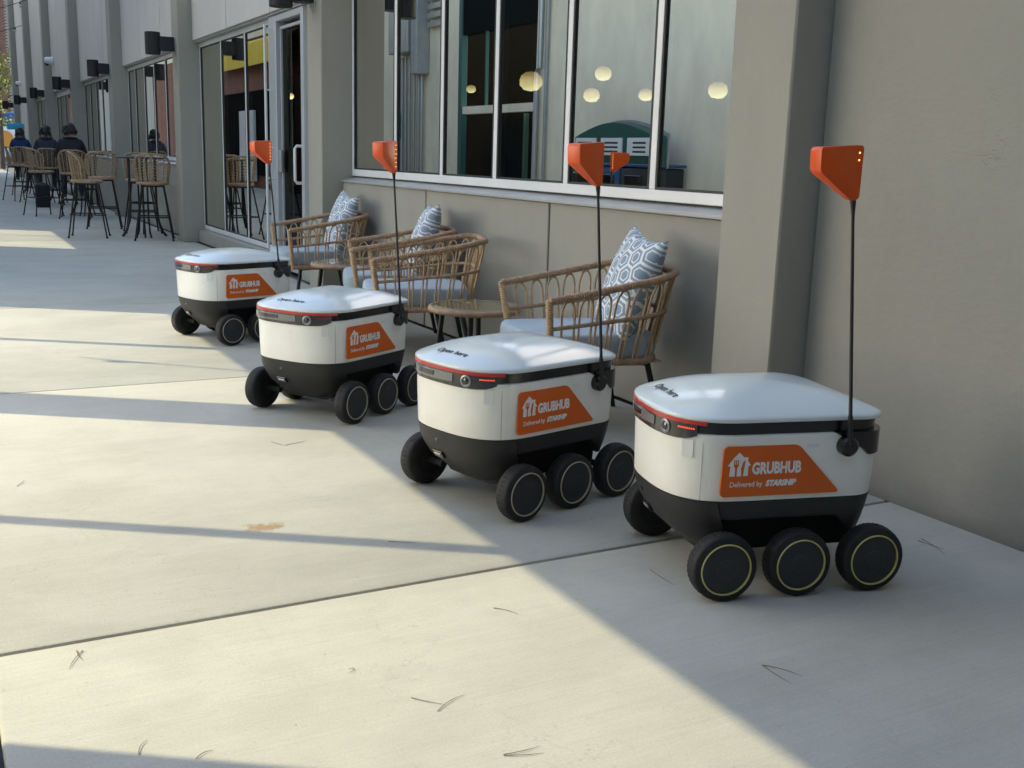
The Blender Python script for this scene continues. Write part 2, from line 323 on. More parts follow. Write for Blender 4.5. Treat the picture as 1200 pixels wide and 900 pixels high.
# ------------------------------------------------------------------ mesh helpers
class MB:
    def __init__(s): s.v = []; s.f = []; s.m = []; s.cur = 0
    def add(s, vs, fs):
        o = len(s.v); s.v += [tuple(p) for p in vs]; s.f += [tuple(i+o for i in q) for q in fs]; s.m += [s.cur]*len(fs); return s
    def box(s, x0, x1, y0, y1, z0, z1, M=None):
        vs = [Vector(p) for p in ((x0,y0,z0),(x1,y0,z0),(x1,y1,z0),(x0,y1,z0),(x0,y0,z1),(x1,y0,z1),(x1,y1,z1),(x0,y1,z1))]
        if M is not None: vs = [M @ p for p in vs]
        return s.add(vs, [(0,3,2,1),(4,5,6,7),(0,1,5,4),(1,2,6,5),(2,3,7,6),(3,0,4,7)])
    def rings(s, rs, cap0=True, cap1=True, closed=False):
        k = len(rs[0]); vs = [p for r in rs for p in r]; fs = []
        for i in range(len(rs) - (0 if closed else 1)):
            a = i*k; b = ((i+1) % len(rs))*k
            for j in range(k):
                j2 = (j+1) % k; fs.append((a+j, a+j2, b+j2, b+j))
        if not closed:
            if cap0: fs.append(tuple(range(k))[::-1])
            if cap1: fs.append(tuple(range((len(rs)-1)*k, len(rs)*k)))
        return s.add(vs, fs)
    def tube(s, pts, r, n=6, closed=False, caps=True):
        P = [Vector(p) for p in pts]; rs = []; prev = None
        for i, p in enumerate(P):
            if closed: d = P[(i+1) % len(P)] - P[i-1]
            else: d = P[min(i+1, len(P)-1)] - P[max(i-1, 0)]
            if d.length < 1e-9: d = Vector((0, 0, 1))
            d.normalize()
            if prev is None:
                ref = Vector((0, 0, 1)) if abs(d.z) < 0.9 else Vector((1, 0, 0)); a = d.cross(ref).normalized()
            else:
                a = prev - d*prev.dot(d)
                a = a.normalized() if a.length > 1e-6 else d.orthogonal().normalized()
            prev = a; b = d.cross(a); q = r[i] if isinstance(r, (list, tuple)) else r
            rs.append([p + (a*math.cos(2*math.pi*k/n) + b*math.sin(2*math.pi*k/n))*q for k in range(n)])
        return s.rings(rs, caps, caps, closed)
    def lathe(s, prof, n=24, M=None, cap0=False, cap1=False):
        M = M or Matrix()
        return s.rings([[M @ Vector((r*math.cos(2*math.pi*k/n), r*math.sin(2*math.pi*k/n), z)) for k in range(n)] for r, z in prof], cap0, cap1)
    def prism(s, poly, fn0, fn1):
        k = len(poly); vs = [fn0(p) for p in poly] + [fn1(p) for p in poly]
        fs = [tuple(range(k))[::-1], tuple(range(k, 2*k))] + [(j, (j+1) % k, k+(j+1) % k, k+j) for j in range(k)]
        return s.add(vs, fs)
    def mesh(s, name, mats, smooth=None, bevel=0.0, bseg=2):
        me = bpy.data.meshes.new(name); me.from_pydata(s.v, [], s.f)
        if isinstance(mats, str): mats = [mats]
        for q in mats: me.materials.append(MATS[q])
        if len(mats) > 1: me.polygons.foreach_set('material_index', s.m)
        b = bmesh.new(); b.from_mesh(me); bmesh.ops.recalc_face_normals(b, faces=b.faces)
        if bevel:
            es = [e for e in b.edges if len(e.link_faces) == 2 and e.calc_face_angle(0) > R(28)]
            bmesh.ops.bevel(b, geom=es, offset=bevel, segments=bseg, affect='EDGES', profile=0.5, clamp_overlap=True)
        b.to_mesh(me); b.free()
        if smooth is not None:
            me.polygons.foreach_set('use_smooth', [True]*len(me.polygons))
            me.set_sharp_from_angle(angle=R(smooth))
        me.update(); return me
    def build(s, name, mats, parent=None, smooth=None, bevel=0.0, bseg=2, label=None):
        return obj(name, s.mesh(name, mats, smooth, bevel, bseg), parent, label=label)

def obj(name, me, parent=None, loc=(0, 0, 0), rotz=0, label=None):
    o = bpy.data.objects.new(name, me); COL.objects.link(o); o.location = loc; o.rotation_euler = (0, 0, rotz)
    if parent: o.parent = parent
    if label: o['label'] = label
    return o
def tag(o, label, cat, group=None):
    o['label'] = label; o['category'] = cat
    if group: o['group'] = group
    return o
def thing(name, label, cat, loc=(0, 0, 0), rotz=0, group=None):
    o = bpy.data.objects.new(name, None); COL.objects.link(o); o.empty_display_size = 0.1
    o.location = loc; o.rotation_euler = (0, 0, rotz); return tag(o, label, cat, group)
def struct(name, o): o['kind'] = 'structure'; return o
def dup(root, loc, rotz, label):
    r = root.copy(); COL.objects.link(r); r.location = loc; r.rotation_euler = (0, 0, rotz); r['label'] = label
    for ch in list(root.children):
        c = ch.copy(); COL.objects.link(c); c.parent = r
        for g in list(ch.children):
            d = g.copy(); COL.objects.link(d); d.parent = c
    return r
def lerp(a, b, t): return a + (b-a)*t
def text_mesh(name, body, size, material, bold=0.0, shear=0.0, sx=1.0, extrude=0.0004, spacing=1.0):
    cu = bpy.data.curves.new('lettering_curve', 'FONT'); cu.body = body; cu.size = size; cu.extrude = extrude
    cu.offset = bold; cu.shear = shear; cu.space_character = spacing; cu.resolution_u = 3
    o = bpy.data.objects.new('lettering_tmp', cu); COL.objects.link(o)
    dg = bpy.context.evaluated_depsgraph_get(); dg.update()
    me = bpy.data.meshes.new_from_object(o.evaluated_get(dg)); me.name = name
    bpy.data.objects.remove(o); bpy.data.curves.remove(cu)
    for v in me.vertices: v.co.x *= sx
    me.materials.clear(); me.materials.append(MATS[material]); return me
def place(me, M):
    me.transform(M); return me

# ------------------------------------------------------------------ ground
g = MB(); g.add([(-400, -400, -0.06), (400, -400, -0.06), (400, 400, -0.06), (-400, 400, -0.06)], [(0, 1, 2, 3)])
struct('ground', g.build('ground', 'ground_far'))
g = MB(); g.box(-56.7, 6.4, -2.99, 3.20, -0.055, -0.028)
pave = g.build('pavement', 'joint_fill'); struct('pavement', pave)
slab = MB(); slab.box(-1.494, 1.494, -1.494, 1.494, -0.027, 0.0)
slab_me = slab.mesh('slab', 'concrete', smooth=40, bevel=0.011, bseg=2)
for i in range(-18, 2):
    for j in (0, 1):
        obj('slab', slab_me, pave, (-2.66 + 3.0*i + 1.5 + 3.0, 0.046 + 1.5 - 3.0*j, 0))

# ------------------------------------------------------------------ main building
WY, PY, GY = 3.065, 2.885, 3.16        # wall plane, pilaster front, glazing plane
PX = [-3.18, -8.69, -14.26, -19.72, -25.35, -30.95, -36.5, -42.0]   # right edges of the pilasters
PW = 0.36
bld = thing('building', 'long taupe stucco building with pilasters and aluminium windows along the walkway', 'building', (0, 0, 0))
def bpart(name, m, x0, x1, y0, y1, z0, z1, bevel=0.006, parent=None, smooth=40):
    b = MB(); b.box(x0, x1, y0, y1, z0, z1); return b.build(name, m, parent or bld, smooth, bevel, 1)
for k, x in enumerate(PX):
    bpart('pilaster', 'taupe_pale' if k == 0 else 'taupe_pale', x-PW, x, PY, 3.34, 0.0, 3.5 if k < 3 else (5.0 if k == 3 else 7.0), 0.008)
bpart('side_wall', 'taupe_rough', PX[0]+0.001, 6.0, WY, 3.35, -0.02, 3.6)
ZS, ZH = 0.975, 2.505
def bay(k, kind):
    x1 = PX[k]-PW-0.001; x0 = PX[k+1]+0.001; top = 3.6 if k < 2 else (5.0 if k == 2 else 7.0)
    n = 3; wd = (x1-x0)/n
    for i in range(n):
        a, b = x0+i*wd+(0.009 if i else 0.001), x0+(i+1)*wd-(0.009 if i < n-1 else 0.001)
        if kind == 'window': bpart('wall_panel', 'taupe', a, b, WY, 3.32, 0.0, ZS-0.02)
        bpart('wall_panel', 'header_pale', a, b, WY, 3.32, ZH, top)
    bpart('joint_backing', 'gasket', x0, x1, WY+0.012, WY+0.02, ZH+0.01, top-0.02, 0)
    if kind == 'window': bpart('joint_backing', 'gasket', x0, x1, WY+0.012, WY+0.02, 0.01, ZS-0.04, 0)
    return x0, x1
def window(x0, x1, z0, z1, cuts, glassname='coated_glass', fr=0.055, skip=()):
    b = MB()
    b.box(x0, x1, GY-0.014, GY+0.06, z0, z0+fr); b.box(x0, x1, GY-0.014, GY+0.06, z1-fr, z1)
    b.box(x0, x0+fr*0.8, GY-0.014, GY+0.06, z0+fr, z1-fr); b.box(x1-fr*0.8, x1, GY-0.014, GY+0.06, z0+fr, z1-fr)
    fo = b.build('window', 'aluminium', bld, 30, 0.004, 1)
    xs = [x0+fr*0.8] + list(cuts) + [x1-fr*0.8]
    for c in cuts:
        m = MB(); m.box(c-0.026, c+0.026, GY-0.012, GY+0.055, z0+fr, z1-fr); m.build('mullion', 'aluminium', fo, 30, 0.004, 1)
    for i in range(len(xs)-1):
        if i in skip: continue
        a = xs[i] + (0.026 if i else 0); c = xs[i+1] - (0.026 if i < len(xs)-2 else 0)
        q = MB(); q.box(a, c, GY, GY+0.008, z0+fr, z1-fr); q.build('pane', 'coated_glass' if glassname is None else glassname, fo)
        q = MB()
        for (p0, p1, s0, s1) in ((a, a+0.014, z0+fr, z1-fr), (c-0.014, c, z0+fr, z1-fr), (a+0.014, c-0.014, z0+fr, z0+fr+0.012), (a+0.014, c-0.014, z1-fr-0.012, z1-fr)):
            q.box(p0, p1, GY-0.012, GY-0.002, s0, s1)
        q.build('gasket', 'gasket', fo)
    return fo
def sill(x0, x1):
    b = MB(); b.add([(x0, WY-0.018, ZS-0.02), (x1, WY-0.018, ZS-0.02), (x1, GY+0.05, ZS-0.02), (x0, GY+0.05, ZS-0.02),
                     (x0, WY-0.018, ZS-0.002), (x1, WY-0.018, ZS-0.002), (x1, GY+0.05, ZS+0.03), (x0, GY+0.05, ZS+0.03)],
                    [(0,3,2,1),(4,5,6,7),(0,1,5,4),(1,2,6,5),(2,3,7,6),(3,0,4,7)])
    b.build('window_sill', 'sill_metal', bld, 30, 0.003, 1)
def lintel(x0, x1):
    bpart('window_head', 'sill_metal', x0, x1, WY+0.02, GY+0.05, ZH-0.022, ZH-0.002, 0.002)
# bay by the robots: six panes
x0, x1 = bay(0, 'window'); sill(x0, x1); lintel(x0, x1)
window(x0, x1, ZS+0.032, ZH-0.024, [-7.745, -6.905, -6.10, -5.235, -4.405])
# door bay
x0, x1 = bay(1, 'door'); lintel(x0, x1)
bpart('door_kerb', 'taupe', x0, -11.03, WY, GY+0.14, 0.0, 0.165, 0.01)
bpart('door_kerb', 'taupe', -9.86, x1, WY, GY+0.14, 0.0, 0.165, 0.01)
window(x0, -10.98, 0.17, ZH-0.024, [-13.155, -12.065])
bpart('door_post', 'door_metal', -10.975, -10.72, GY-0.06, GY+0.08, 0.0, ZH-0.024, 0.006)
bpart('door_post', 'door_metal', -9.93, -9.85, GY-0.06, GY+0.08, 0.0, ZH-0.024, 0.006)
bpart('door_header', 'door_metal', -10.72, -9.93, GY-0.06, GY+0.08, ZH-0.09, ZH-0.026, 0.006)
window(-9.845, x1, 0.17, ZH-0.024, [])
d = MB(); d.box(-10.71, -10.685, GY-0.02, GY+0.03, 0.02, ZH-0.13); d.box(-10.05, -9.94, GY-0.02, GY+0.03, 0.02, ZH-0.13)
d.box(-10.685, -10.05, GY-0.02, GY+0.03, ZH-0.16, ZH-0.13); d.box(-10.685, -10.05, GY-0.02, GY+0.03, 0.02, 0.16)
door = d.build('door', 'door_metal', bld, 30, 0.003, 1)
q = MB(); q.box(-10.685, -10.05, GY, GY+0.008, 0.16, ZH-0.16); q.build('pane', 'clear_glass', door)
h = MB(); h.tube([(-9.99, GY-0.02, 0.90), (-9.99, GY-0.085, 0.90), (-9.99, GY-0.105, 0.925), (-9.99, GY-0.105, 1.215), (-9.99, GY-0.085, 1.24), (-9.99, GY-0.02, 1.24)], 0.014, 8)
h.build('handle', 'aluminium', door, 50)
h = MB(); h.tube([(-10.85, GY-0.13, 0.22), (-10.85, GY-0.13, 2.40)], 0.014, 8)
for z in (0.42, 0.92, 1.22, 1.78, 2.36): h.tube([(-10.85, GY-0.135, z), (-10.85, GY-0.05, z)], 0.009, 6)
h.build('pull_bar', 'aluminium', bld, 50)
h = MB(); h.box(-10.72, -10.64, GY-0.05, GY-0.022, 0.98, 1.20); h.build('lock_plate', 'sill_metal', door, 30, 0.006, 1)
# second window bay and the ones beyond
x0, x1 = bay(2, 'window'); sill(x0, x1); lintel(x0, x1)
window(x0, x1, ZS+0.032, ZH-0.024, [-19.06+0.03, -18.2, -17.37, -16.49, -15.6])
x0, x1 = bay(3, 'window'); sill(x0, x1); lintel(x0, x1)
window(x0, x1, ZS+0.032, ZH-0.024, [-24.5, -23.62, -22.8, -21.95, -21.0])
x0, x1 = bay(4, 'door'); lintel(x0, x1)
bpart('door_kerb', 'taupe', x0, x1, WY, GY+0.14, 0.0, 0.10, 0.01)
window(x0, x1, 0.105, ZH-0.024, [-30.2, -29.1, -28.0, -26.9], fr=0.12)
x0, x1 = bay(5, 'window'); sill(x0, x1); lintel(x0, x1)
window(x0, x1, ZS+0.032, ZH-0.024, [-35.4, -34.4, -33.4, -32.4])
for k in (6,):
    x1 = PX[k]-PW-0.001; x0 = PX[k+1]+0.001
    for i in range(3):
        wd = (x1-x0)/3; bpart('wall_panel', 'header_pale', x0+i*wd+0.004, x0+(i+1)*wd-0.004, WY, 3.32, 0.0, 7.0)
    bpart('joint_backing', 'gasket', x0, x1, WY+0.012, WY+0.02, 0.02, 6.95, 0)
# interior shell
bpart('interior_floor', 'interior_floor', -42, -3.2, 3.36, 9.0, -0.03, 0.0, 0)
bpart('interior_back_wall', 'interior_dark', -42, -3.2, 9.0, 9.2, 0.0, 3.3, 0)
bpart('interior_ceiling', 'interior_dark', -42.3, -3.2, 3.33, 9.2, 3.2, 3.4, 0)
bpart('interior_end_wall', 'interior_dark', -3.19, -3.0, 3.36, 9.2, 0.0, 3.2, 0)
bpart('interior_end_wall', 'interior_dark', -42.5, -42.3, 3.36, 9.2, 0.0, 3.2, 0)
# upper storey
bpart('roof_slab', 'taupe', -42.3, 6.0, 3.36, 9.2, 3.42, 3.58, 0)

# ------------------------------------------------------------------ wall lamps, conduits, cameras
lampnames = [('black cylinder wall lamp at the top edge above the open doorway', 1), ('black cylinder wall lamp nearest the glass door, largest of the row', 2),
             ('second black cylinder wall lamp along the row, left of the largest', 3), ('third black cylinder wall lamp along the row, beside the white dome camera', 4),
             ('fourth black cylinder wall lamp along the row, over a dark far window', 5), ('fifth black cylinder wall lamp along the row, small and far away', 6),
             ('sixth and farthest black cylinder wall lamp, in front of the yellow tree', 7)]
def make_lamp(x, label):
    t = thing('wall_lamp', label, 'lamp', (x, PY, 2.46), 0, 'cylinder lamps on the pilasters')
    b = MB(); b.lathe([(0.0, -0.135), (0.088, -0.135), (0.094, -0.128), (0.094, 0.128), (0.088, 0.135), (0.0, 0.135)], 20, Matrix.Translation((0, -0.265, 0)))
    b.build('lamp_head', 'lamp_black', t, 40)
    b = MB(); b.box(-0.075, 0.075, -0.20, -0.012, -0.085, 0.085); b.build('lamp_arm', 'lamp_black', t, 40, 0.006, 1)
    b = MB(); b.box(-0.085, 0.085, -0.012, 0.0, -0.10, 0.10); b.build('lamp_plate', 'pipe_grey', t, 40, 0.003, 1)
    return t
lamp = None
for lb, k in lampnames:
    x = PX[k]-0.20
    if lamp is None: lamp = make_lamp(x, lb)
    else: dup(lamp, (x, PY, 2.46), 0, lb)
for k in range(2, 8):
    b = MB(); b.tube([(PX[k]-PW-0.03, WY-0.015, 2.62), (PX[k]-PW-0.03, WY-0.015, 6.9)], 0.014, 6)
    b.build('conduit', 'black_metal', bld, 50)
def dome_camera(loc, label, s=1.0):
    t = thing('security_camera', label, 'security camera', loc, 0, None)
    b = MB(); b.lathe([(0.0, 0.0), (0.10*s, 0.0), (0.10*s, 0.05*s), (0.085*s, 0.07*s), (0.085*s, 0.16*s), (0.06*s, 0.2*s), (0, 0.205*s)], 20, Matrix.Rotation(R(90), 4, 'X'))
    b.build('housing', 'white_plastic', t, 40)
    b = MB(); b.lathe([(0.06*s, 0.0), (0.055*s, -0.03*s), (0.035*s, -0.052*s), (0.0, -0.06*s)], 16, Matrix.Translation((-0.02*s, -0.15*s, -0.07*s)))
    b.build('dome', 'lens', t, 60)
dome_camera((-30.35, PY+0.17, 3.24), 'white dome security camera on the wall above the third lamp')
dome_camera((-40.9, WY, 3.15), 'small white security camera high on the far end of the wall', 0.8)

# ------------------------------------------------------------------ interior lamps seen through the glass
pend = [((-10.79, 6.0, 2.02), 0.13, 'largest glowing globe pendant lamp inside, behind the fourth window pane from the left'),
        ((-9.52, 6.0, 1.83), 0.085, 'glowing pendant lamp inside, lower of the two behind the pane over the second robot'),
        ((-9.32, 6.0, 2.03), 0.085, 'glowing pendant lamp inside, upper of the two behind the pane over the second robot'),
        ((-8.57, 6.0, 1.80), 0.07, 'small glowing pendant lamp inside, just left of the last mullion'),
        ((-7.51, 6.0, 1.80), 0.085, 'glowing pendant lamp inside behind the pane next to the right pilaster'),
        ((-12.3, 6.0, 2.00), 0.06, 'small glowing pendant lamp inside behind the third pane from the left'),
        ((-19.86, 6.0, 2.17), 0.07, 'small glowing lamp inside the dark doorway')]
for p, r, lb in pend:
    t = thing('pendant_lamp', lb, 'lamp', (p[0], p[1], p[2]), 0, 'pendant lamps inside the room')
    b = MB(); b.lathe([(0.0, -r*0.8), (r*0.6, -r*0.68), (r*0.95, -r*0.3), (r, 0.05*r), (r*0.85, r*0.5), (r*0.45, r*0.78), (0, r*0.85)], 16); b.build('globe', 'globe_glow', t, 60)
    b = MB(); b.tube([(0, 0, r*0.8), (0, 0, 3.19-p[2])], 0.006, 5); b.build('cord', 'black_metal', t)

# ------------------------------------------------------------------ building across the walkway (seen in the glass)
OY = -2.94; OT = 7.5
opp = thing('building', 'pale sunlit stucco building reflected in the window glass', 'building', (0, 0, 0))
def opart(name, m, x0, x1, y0, y1, z0, z1, bevel=0.0):
    b = MB(); b.box(x0, x1, y0, y1, z0, z1); return b.build(name, m, opp, 30 if bevel else None, bevel, 1)
TH = 0.15                                   # thickness of the frame around the open upper level
HS = (1.486-(OY-TH))/0.829*math.tan(SUN_EL)  # underside of the upper slab
opart('wall', 'opposite_stucco', -16.48, -11.14, OY-TH, OY, -0.05, OT)
opart('wall', 'opposite_stucco', -4.25, 6.0, OY-TH, OY, -0.05, OT)
opart('wall', 'opposite_stucco', -24.0, -19.48, OY-TH, OY, -0.05, 10.6)
opart('wall', 'opposite_stucco', -11.14, -4.25, OY-TH, OY-0.001, -0.05, 0.25)
opart('upper_slab', 'opposite_stucco', -11.14, -4.25, OY-TH, OY-0.001, HS, OT)
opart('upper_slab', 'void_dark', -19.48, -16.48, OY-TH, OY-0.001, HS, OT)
opart('column', 'opposite_stucco', -7.66-0.195, -7.66+0.195, OY-TH, OY-0.002, 0.25, HS)
for x_, w_ in ((-5.79, 0.048), (-9.54, 0.052), (-18.4, 0.035)):
    opart('post', 'green_paint', x_-w_/2, x_+w_/2, OY-0.06, OY-0.002, 0.25 if x_ > -15 else 2.12, HS)
opart('lintel', 'opposite_stucco', -19.48, -16.48, OY-TH, OY-0.003, 1.98, 2.12)
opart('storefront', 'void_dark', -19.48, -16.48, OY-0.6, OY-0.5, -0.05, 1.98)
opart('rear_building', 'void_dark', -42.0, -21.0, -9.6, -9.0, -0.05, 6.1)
opart('door_frame', 'green_paint', -19.50, -19.36, OY-0.1, OY+0.03, 0.0, 4.9, 0.01)
opart('sky_blocking_wall', 'interior_dark', 5.0, 5.3, -3.1, 3.0, -0.05, 8.5)  # unseen wall added to keep sky light off the pilaster sides
for x in (-18.7, -17.6): opart('storefront_mullion', 'green_paint', x-0.03, x+0.03, OY-0.5, OY-0.42, 0.0, 1.98)
b = MB(); b.tube([(-16.32, OY+0.07, 0.05), (-16.32, OY+0.07, 2.6), (-16.18, OY+0.10, 2.66), (-16.18, OY+0.10, 5.15)], 0.05, 8); b.build('downpipe', 'pipe_grey', opp, 50)
b = MB(); b.tube([(-16.05, OY+0.05, 0.05), (-16.05, OY+0.05, 5.15)], 0.03, 8); b.build('downpipe', 'sill_metal', opp, 50)
opart('meter_cabinet', 'pipe_grey', -22.35, -21.3, OY, OY+0.35, 3.25, 4.6, 0.02)
opart('meter_cabinet', 'sill_metal', -21.25, -20.95, OY, OY+0.3, 2.8, 4.8, 0.02)
for i, x in enumerate((-22.2, -22.0, -21.8, -21.55, -21.3, -21.15)):
    b = MB(); b.tube([(x, OY+0.08, 0.05), (x, OY+0.08, 3.2)], 0.04, 8); b.build('conduit', 'pipe_grey', opp, 50)
b = MB(); b.tube([(-22.6, OY+0.08, 0.05), (-22.6, OY+0.08, 2.66), (-22.5, OY+0.09, 2.92), (-22.35, OY+0.09, 2.95), (-22.22, OY+0.08, 2.85)], 0.045, 8); b.build('conduit', 'pipe_grey', opp, 50)
for i in range(6): opart('louvre', 'pipe_grey', -20.85, -20.2, OY, OY+0.12, 3.7+i*0.17, 3.8+i*0.17)
sg = MB(); sg.box(-22.55, -22.15, OY+0.125, OY+0.135, 1.50, 2.05)
tag(sg.build('wall_sign', 'sign_green', None, 30, 0.01, 1), 'small green sign on pipes, reflected in the second window pane', 'sign')
for r in range(4):
    b = MB(); b.box(-22.48, -22.22, OY+0.137, OY+0.139, 1.60+r*0.10, 1.64+r*0.10)
    q = b.build('print_bar', 'print_white', bpy.data.objects['wall_sign'])
opart('brick_wall', 'red_brick', -52.0, -24.001, OY-0.4, OY-0.1, -0.05, 4.6)
opart('wall', 'opposite_stucco', -52.0, -24.001, OY-0.45, OY-0.05, 4.6, 10.6)
opart('storefront', 'interior_dark', -38.5, -30.6, OY-0.08, OY-0.04, 0.4, 3.0)
opart('wall', 'white_plastic', -36.2, -34.4, OY-0.03, OY+0.06, 0.2, 2.4, 0.01)
aw = thing('awning', 'bright yellow shop awning reflected in the glass doors', 'awning', (-34.2, OY, 3.75))
b = MB(); b.add([(-4.3, 0.0, 0.75), (4.3, 0.0, 0.75), (4.3, 0.25, 0.62), (-4.3, 0.25, 0.62), (-4.3, 0.0, 0.72), (4.3, 0.0, 0.72), (4.3, 0.25, 0.58), (-4.3, 0.25, 0.58)],
                [(0,1,2,3),(7,6,5,4),(0,4,5,1),(1,5,6,2),(2,6,7,3),(3,7,4,0)]); b.build('canopy', 'awning_yellow', aw)
b = MB(); b.box(-4.3, 4.3, 0.24, 0.28, -0.05, 0.60); b.build('valance', 'awning_yellow', aw)
# three-stream recycling station, seen in the glass of the last two panes
rc = thing('recycling_station', 'green and blue three-stream recycling station with arched top, reflected in the window', 'recycling bin', (-13.1, OY+0.02, 0))
for i, (c, m) in enumerate(((-0.68, 'bin_green'), (0.0, 'bin_blue'), (0.68, 'bin_black'))):
    b = MB(); b.box(c-0.325, c+0.325, 0.06, 0.68, 0.05, 1.10); q = b.build('bin', m, rc, 40, 0.03, 2)
    b = MB(); b.box(c-0.2, c+0.2, 0.66, 0.70, 0.80, 1.0); b.build('opening', 'lens', q, 30, 0.01, 1)
    b = MB(); b.box(c-0.27, c+0.27, 0.60, 0.63, 1.26, 1.50); b.build('notice', 'label_white', rc, 30, 0.004, 1)
    b = MB()
    for r in range(3): b.box(c-0.2+0.04*i, c+0.18, 0.631, 0.634, 1.30+r*0.06, 1.325+r*0.06)
    b.build('print', 'print_black', rc)
b = MB(); out = [(-1.02, 1.12)] + [(-1.02+2.04*i/12, 1.52+0.2*math.sin(math.pi*i/12)) for i in range(13)] + [(1.02, 1.12)]
b.prism(out, lambda p: (p[0], 0.40, p[1]), lambda p: (p[0], 0.60, p[1])); b.build('header_panel', 'bin_green', rc, 30, 0.01, 1)
out2 = [(-1.06, 1.10)] + [(-1.06+2.12*i/12, 1.56+0.2*math.sin(math.pi*i/12)) for i in range(13)] + [(1.06, 1.10)]
b = MB(); b.prism(out2, lambda p: (p[0], 0.38, p[1]), lambda p: (p[0], 0.40, p[1])); b.build('header_frame', 'sill_metal', rc)
b = MB(); b.box(-1.04, 1.04, 0.05, 0.70, 1.11, 1.15); b.build('counter', 'bin_blue', rc, 30, 0.01, 1)

# ------------------------------------------------------------------ far end of the walkway
fb = thing('building', 'distant red brick building at the far left end', 'building', (-72, 0, 0))
b = MB(); b.box(-6, 0, -8, 16, -0.05, 13); b.build('wall', 'brick_mortar', fb)
b = MB()
for r in range(150):
    z = 0.05 + r*0.085
    for i in range(6):
        y = 3.4 + (0.11 if r % 2 else 0) + i*0.225
        b.box(0.0, 0.02, y, y+0.212, z, z+0.072)
q = b.build('brick_facing', 'red_brick', fb); q['kind'] = 'stuff'
b = MB(); b.box(-0.1, 0.015, -3, 3.35, 0.05, 12.6); b.build('brick_band', 'red_brick', fb)
b = MB(); b.box(-0.1, 0.015, 4.9, 16, 0.05, 12.6); b.build('brick_band', 'red_brick', fb)
tr = thing('tree', 'sunlit yellow green tree beyond the end of the wall', 'tree', (-57, 3.25, 0))
b = MB(); b.tube([(0, 0, -0.05), (0.03, 0.02, 1.0), (-0.02, 0.05, 2.2), (0.05, 0.0, 3.4), (0, 0.1, 4.4)], [0.13, 0.11, 0.095, 0.06, 0.02], 8)
for i in range(9):
    a = i*2.4; z = 2.0+0.25*i
    b.tube([(0, 0.03, z), (0.5*math.cos(a), 0.5*math.sin(a), z+0.45), (0.95*math.cos(a), 0.95*math.sin(a), z+0.75)], [0.045, 0.03, 0.01], 5)
b.build('trunk', 'bark', tr, 50)
b = MB(); rnd = random.Random(3)
clumps = [(rnd.gauss(0, 0.75), rnd.gauss(0, 0.75), rnd.uniform(2.0, 5.2)) for _ in range(48)]
for c in clumps:
    for _ in range(60):
        p = Vector(c) + Vector((rnd.gauss(0, 0.2), rnd.gauss(0, 0.2), rnd.gauss(0, 0.17)))
        a = Vector((rnd.gauss(0, 1), rnd.gauss(0, 1), rnd.gauss(0, 1))).normalized(); c2 = a.orthogonal().normalized()
        L = rnd.uniform(0.05, 0.09); W = L*0.5
        b.add([p-a*L, p+c2*W, p+a*L, p-c2*W], [(0, 1, 2, 3)])
q = b.build('crown', 'leaf', tr)
kv = thing('food_truck', 'parked blue and white food truck with an orange disc, at the far left edge', 'truck', (-63, 3.1, 0))
b = MB(); b.box(0, 2.2, -0.6, 2.6, 0.45, 2.0); b.build('body', 'label_white', kv, 40, 0.12, 2)
b = MB(); b.box(-0.02, 2.215, -0.62, 2.62, 2.0, 2.66); b.build('roof', 'blue_paint', kv, 40, 0.15, 2)
b = MB(); b.lathe([(0, 0.0), (0.42, 0.0), (0.42, 0.03), (0, 0.03)], 24, Matrix.Translation((2.21, 0.55, 1.35)) @ Matrix.Rotation(R(90), 4, 'Y')); b.build('disc', 'orange_paint', kv, 30)
for y in (-0.2, 2.2):
    b = MB(); b.lathe([(0, -0.12), (0.36, -0.12), (0.38, 0.0), (0.36, 0.12), (0, 0.12)], 20, Matrix.Translation((1.6, y, 0.38)) @ Matrix.Rotation(R(90), 4, 'X')); b.build('wheel', 'rubber', kv, 40)
bs = MB(); bs.box(-0.26, 0.26, -0.03, 0.03, -0.10, 0.10)
q = bs.build('hanging_sign', 'sky_blue_paint', None, 40, 0.03, 2); q.location = (-38.9, 2.68, 1.70); q.rotation_euler = (0, 0, R(90))
tag(q, 'small bright blue sign board by the far end of the wall', 'sign')
post = MB(); post.box(-0.02, 0.02, -0.012, 0.012, -1.7, -0.09); post.build('post', 'black_metal', q)

# string lights across the walkway
def strand(p0, p1, label, sag=0.18, nb=9):
    t = thing('string_light', label, 'string lights', (0, 0, 0), 0, 'string lights across the walkway')
    P0, P1 = Vector(p0), Vector(p1)
    f = lambda u: P0.lerp(P1, u) - Vector((0, 0, sag*4*u*(1-u)))
    b = MB(); b.tube([f(i/24) for i in range(25)], 0.009, 5); b.build('cable', 'black_metal', t)
    me = None
    for i in range(nb):
        u = (i+0.5)/nb; p = f(u)
        if me is None:
            m = MB(); m.cur = 0; m.lathe([(0, 0.0), (0.022, 0.0), (0.024, -0.05), (0.018, -0.06)], 8); m.cur = 1
            m.lathe([(0.018, -0.06), (0.035, -0.10), (0.036, -0.125), (0.02, -0.155), (0, -0.16)], 10); me = m.mesh('bulb', ['black_metal', 'bulb_glass'], 50)
        obj('bulb', me, t, p)
    return t
strand((-3.47, 3.06, 2.75), (-8.97, OY, 2.75), 'string of bulbs overhead whose thin shadow crosses the concrete behind the robots', 0.02, 9)
strand((-34.9, 3.06, 5.25), (-43.0, OY, 5.3), 'upper string of bulbs at the top left corner', 0.55, 10)
strand((-37.3, 3.06, 4.75), (-45.5, OY, 4.9), 'lower string of bulbs at the top left corner', 0.55, 10)

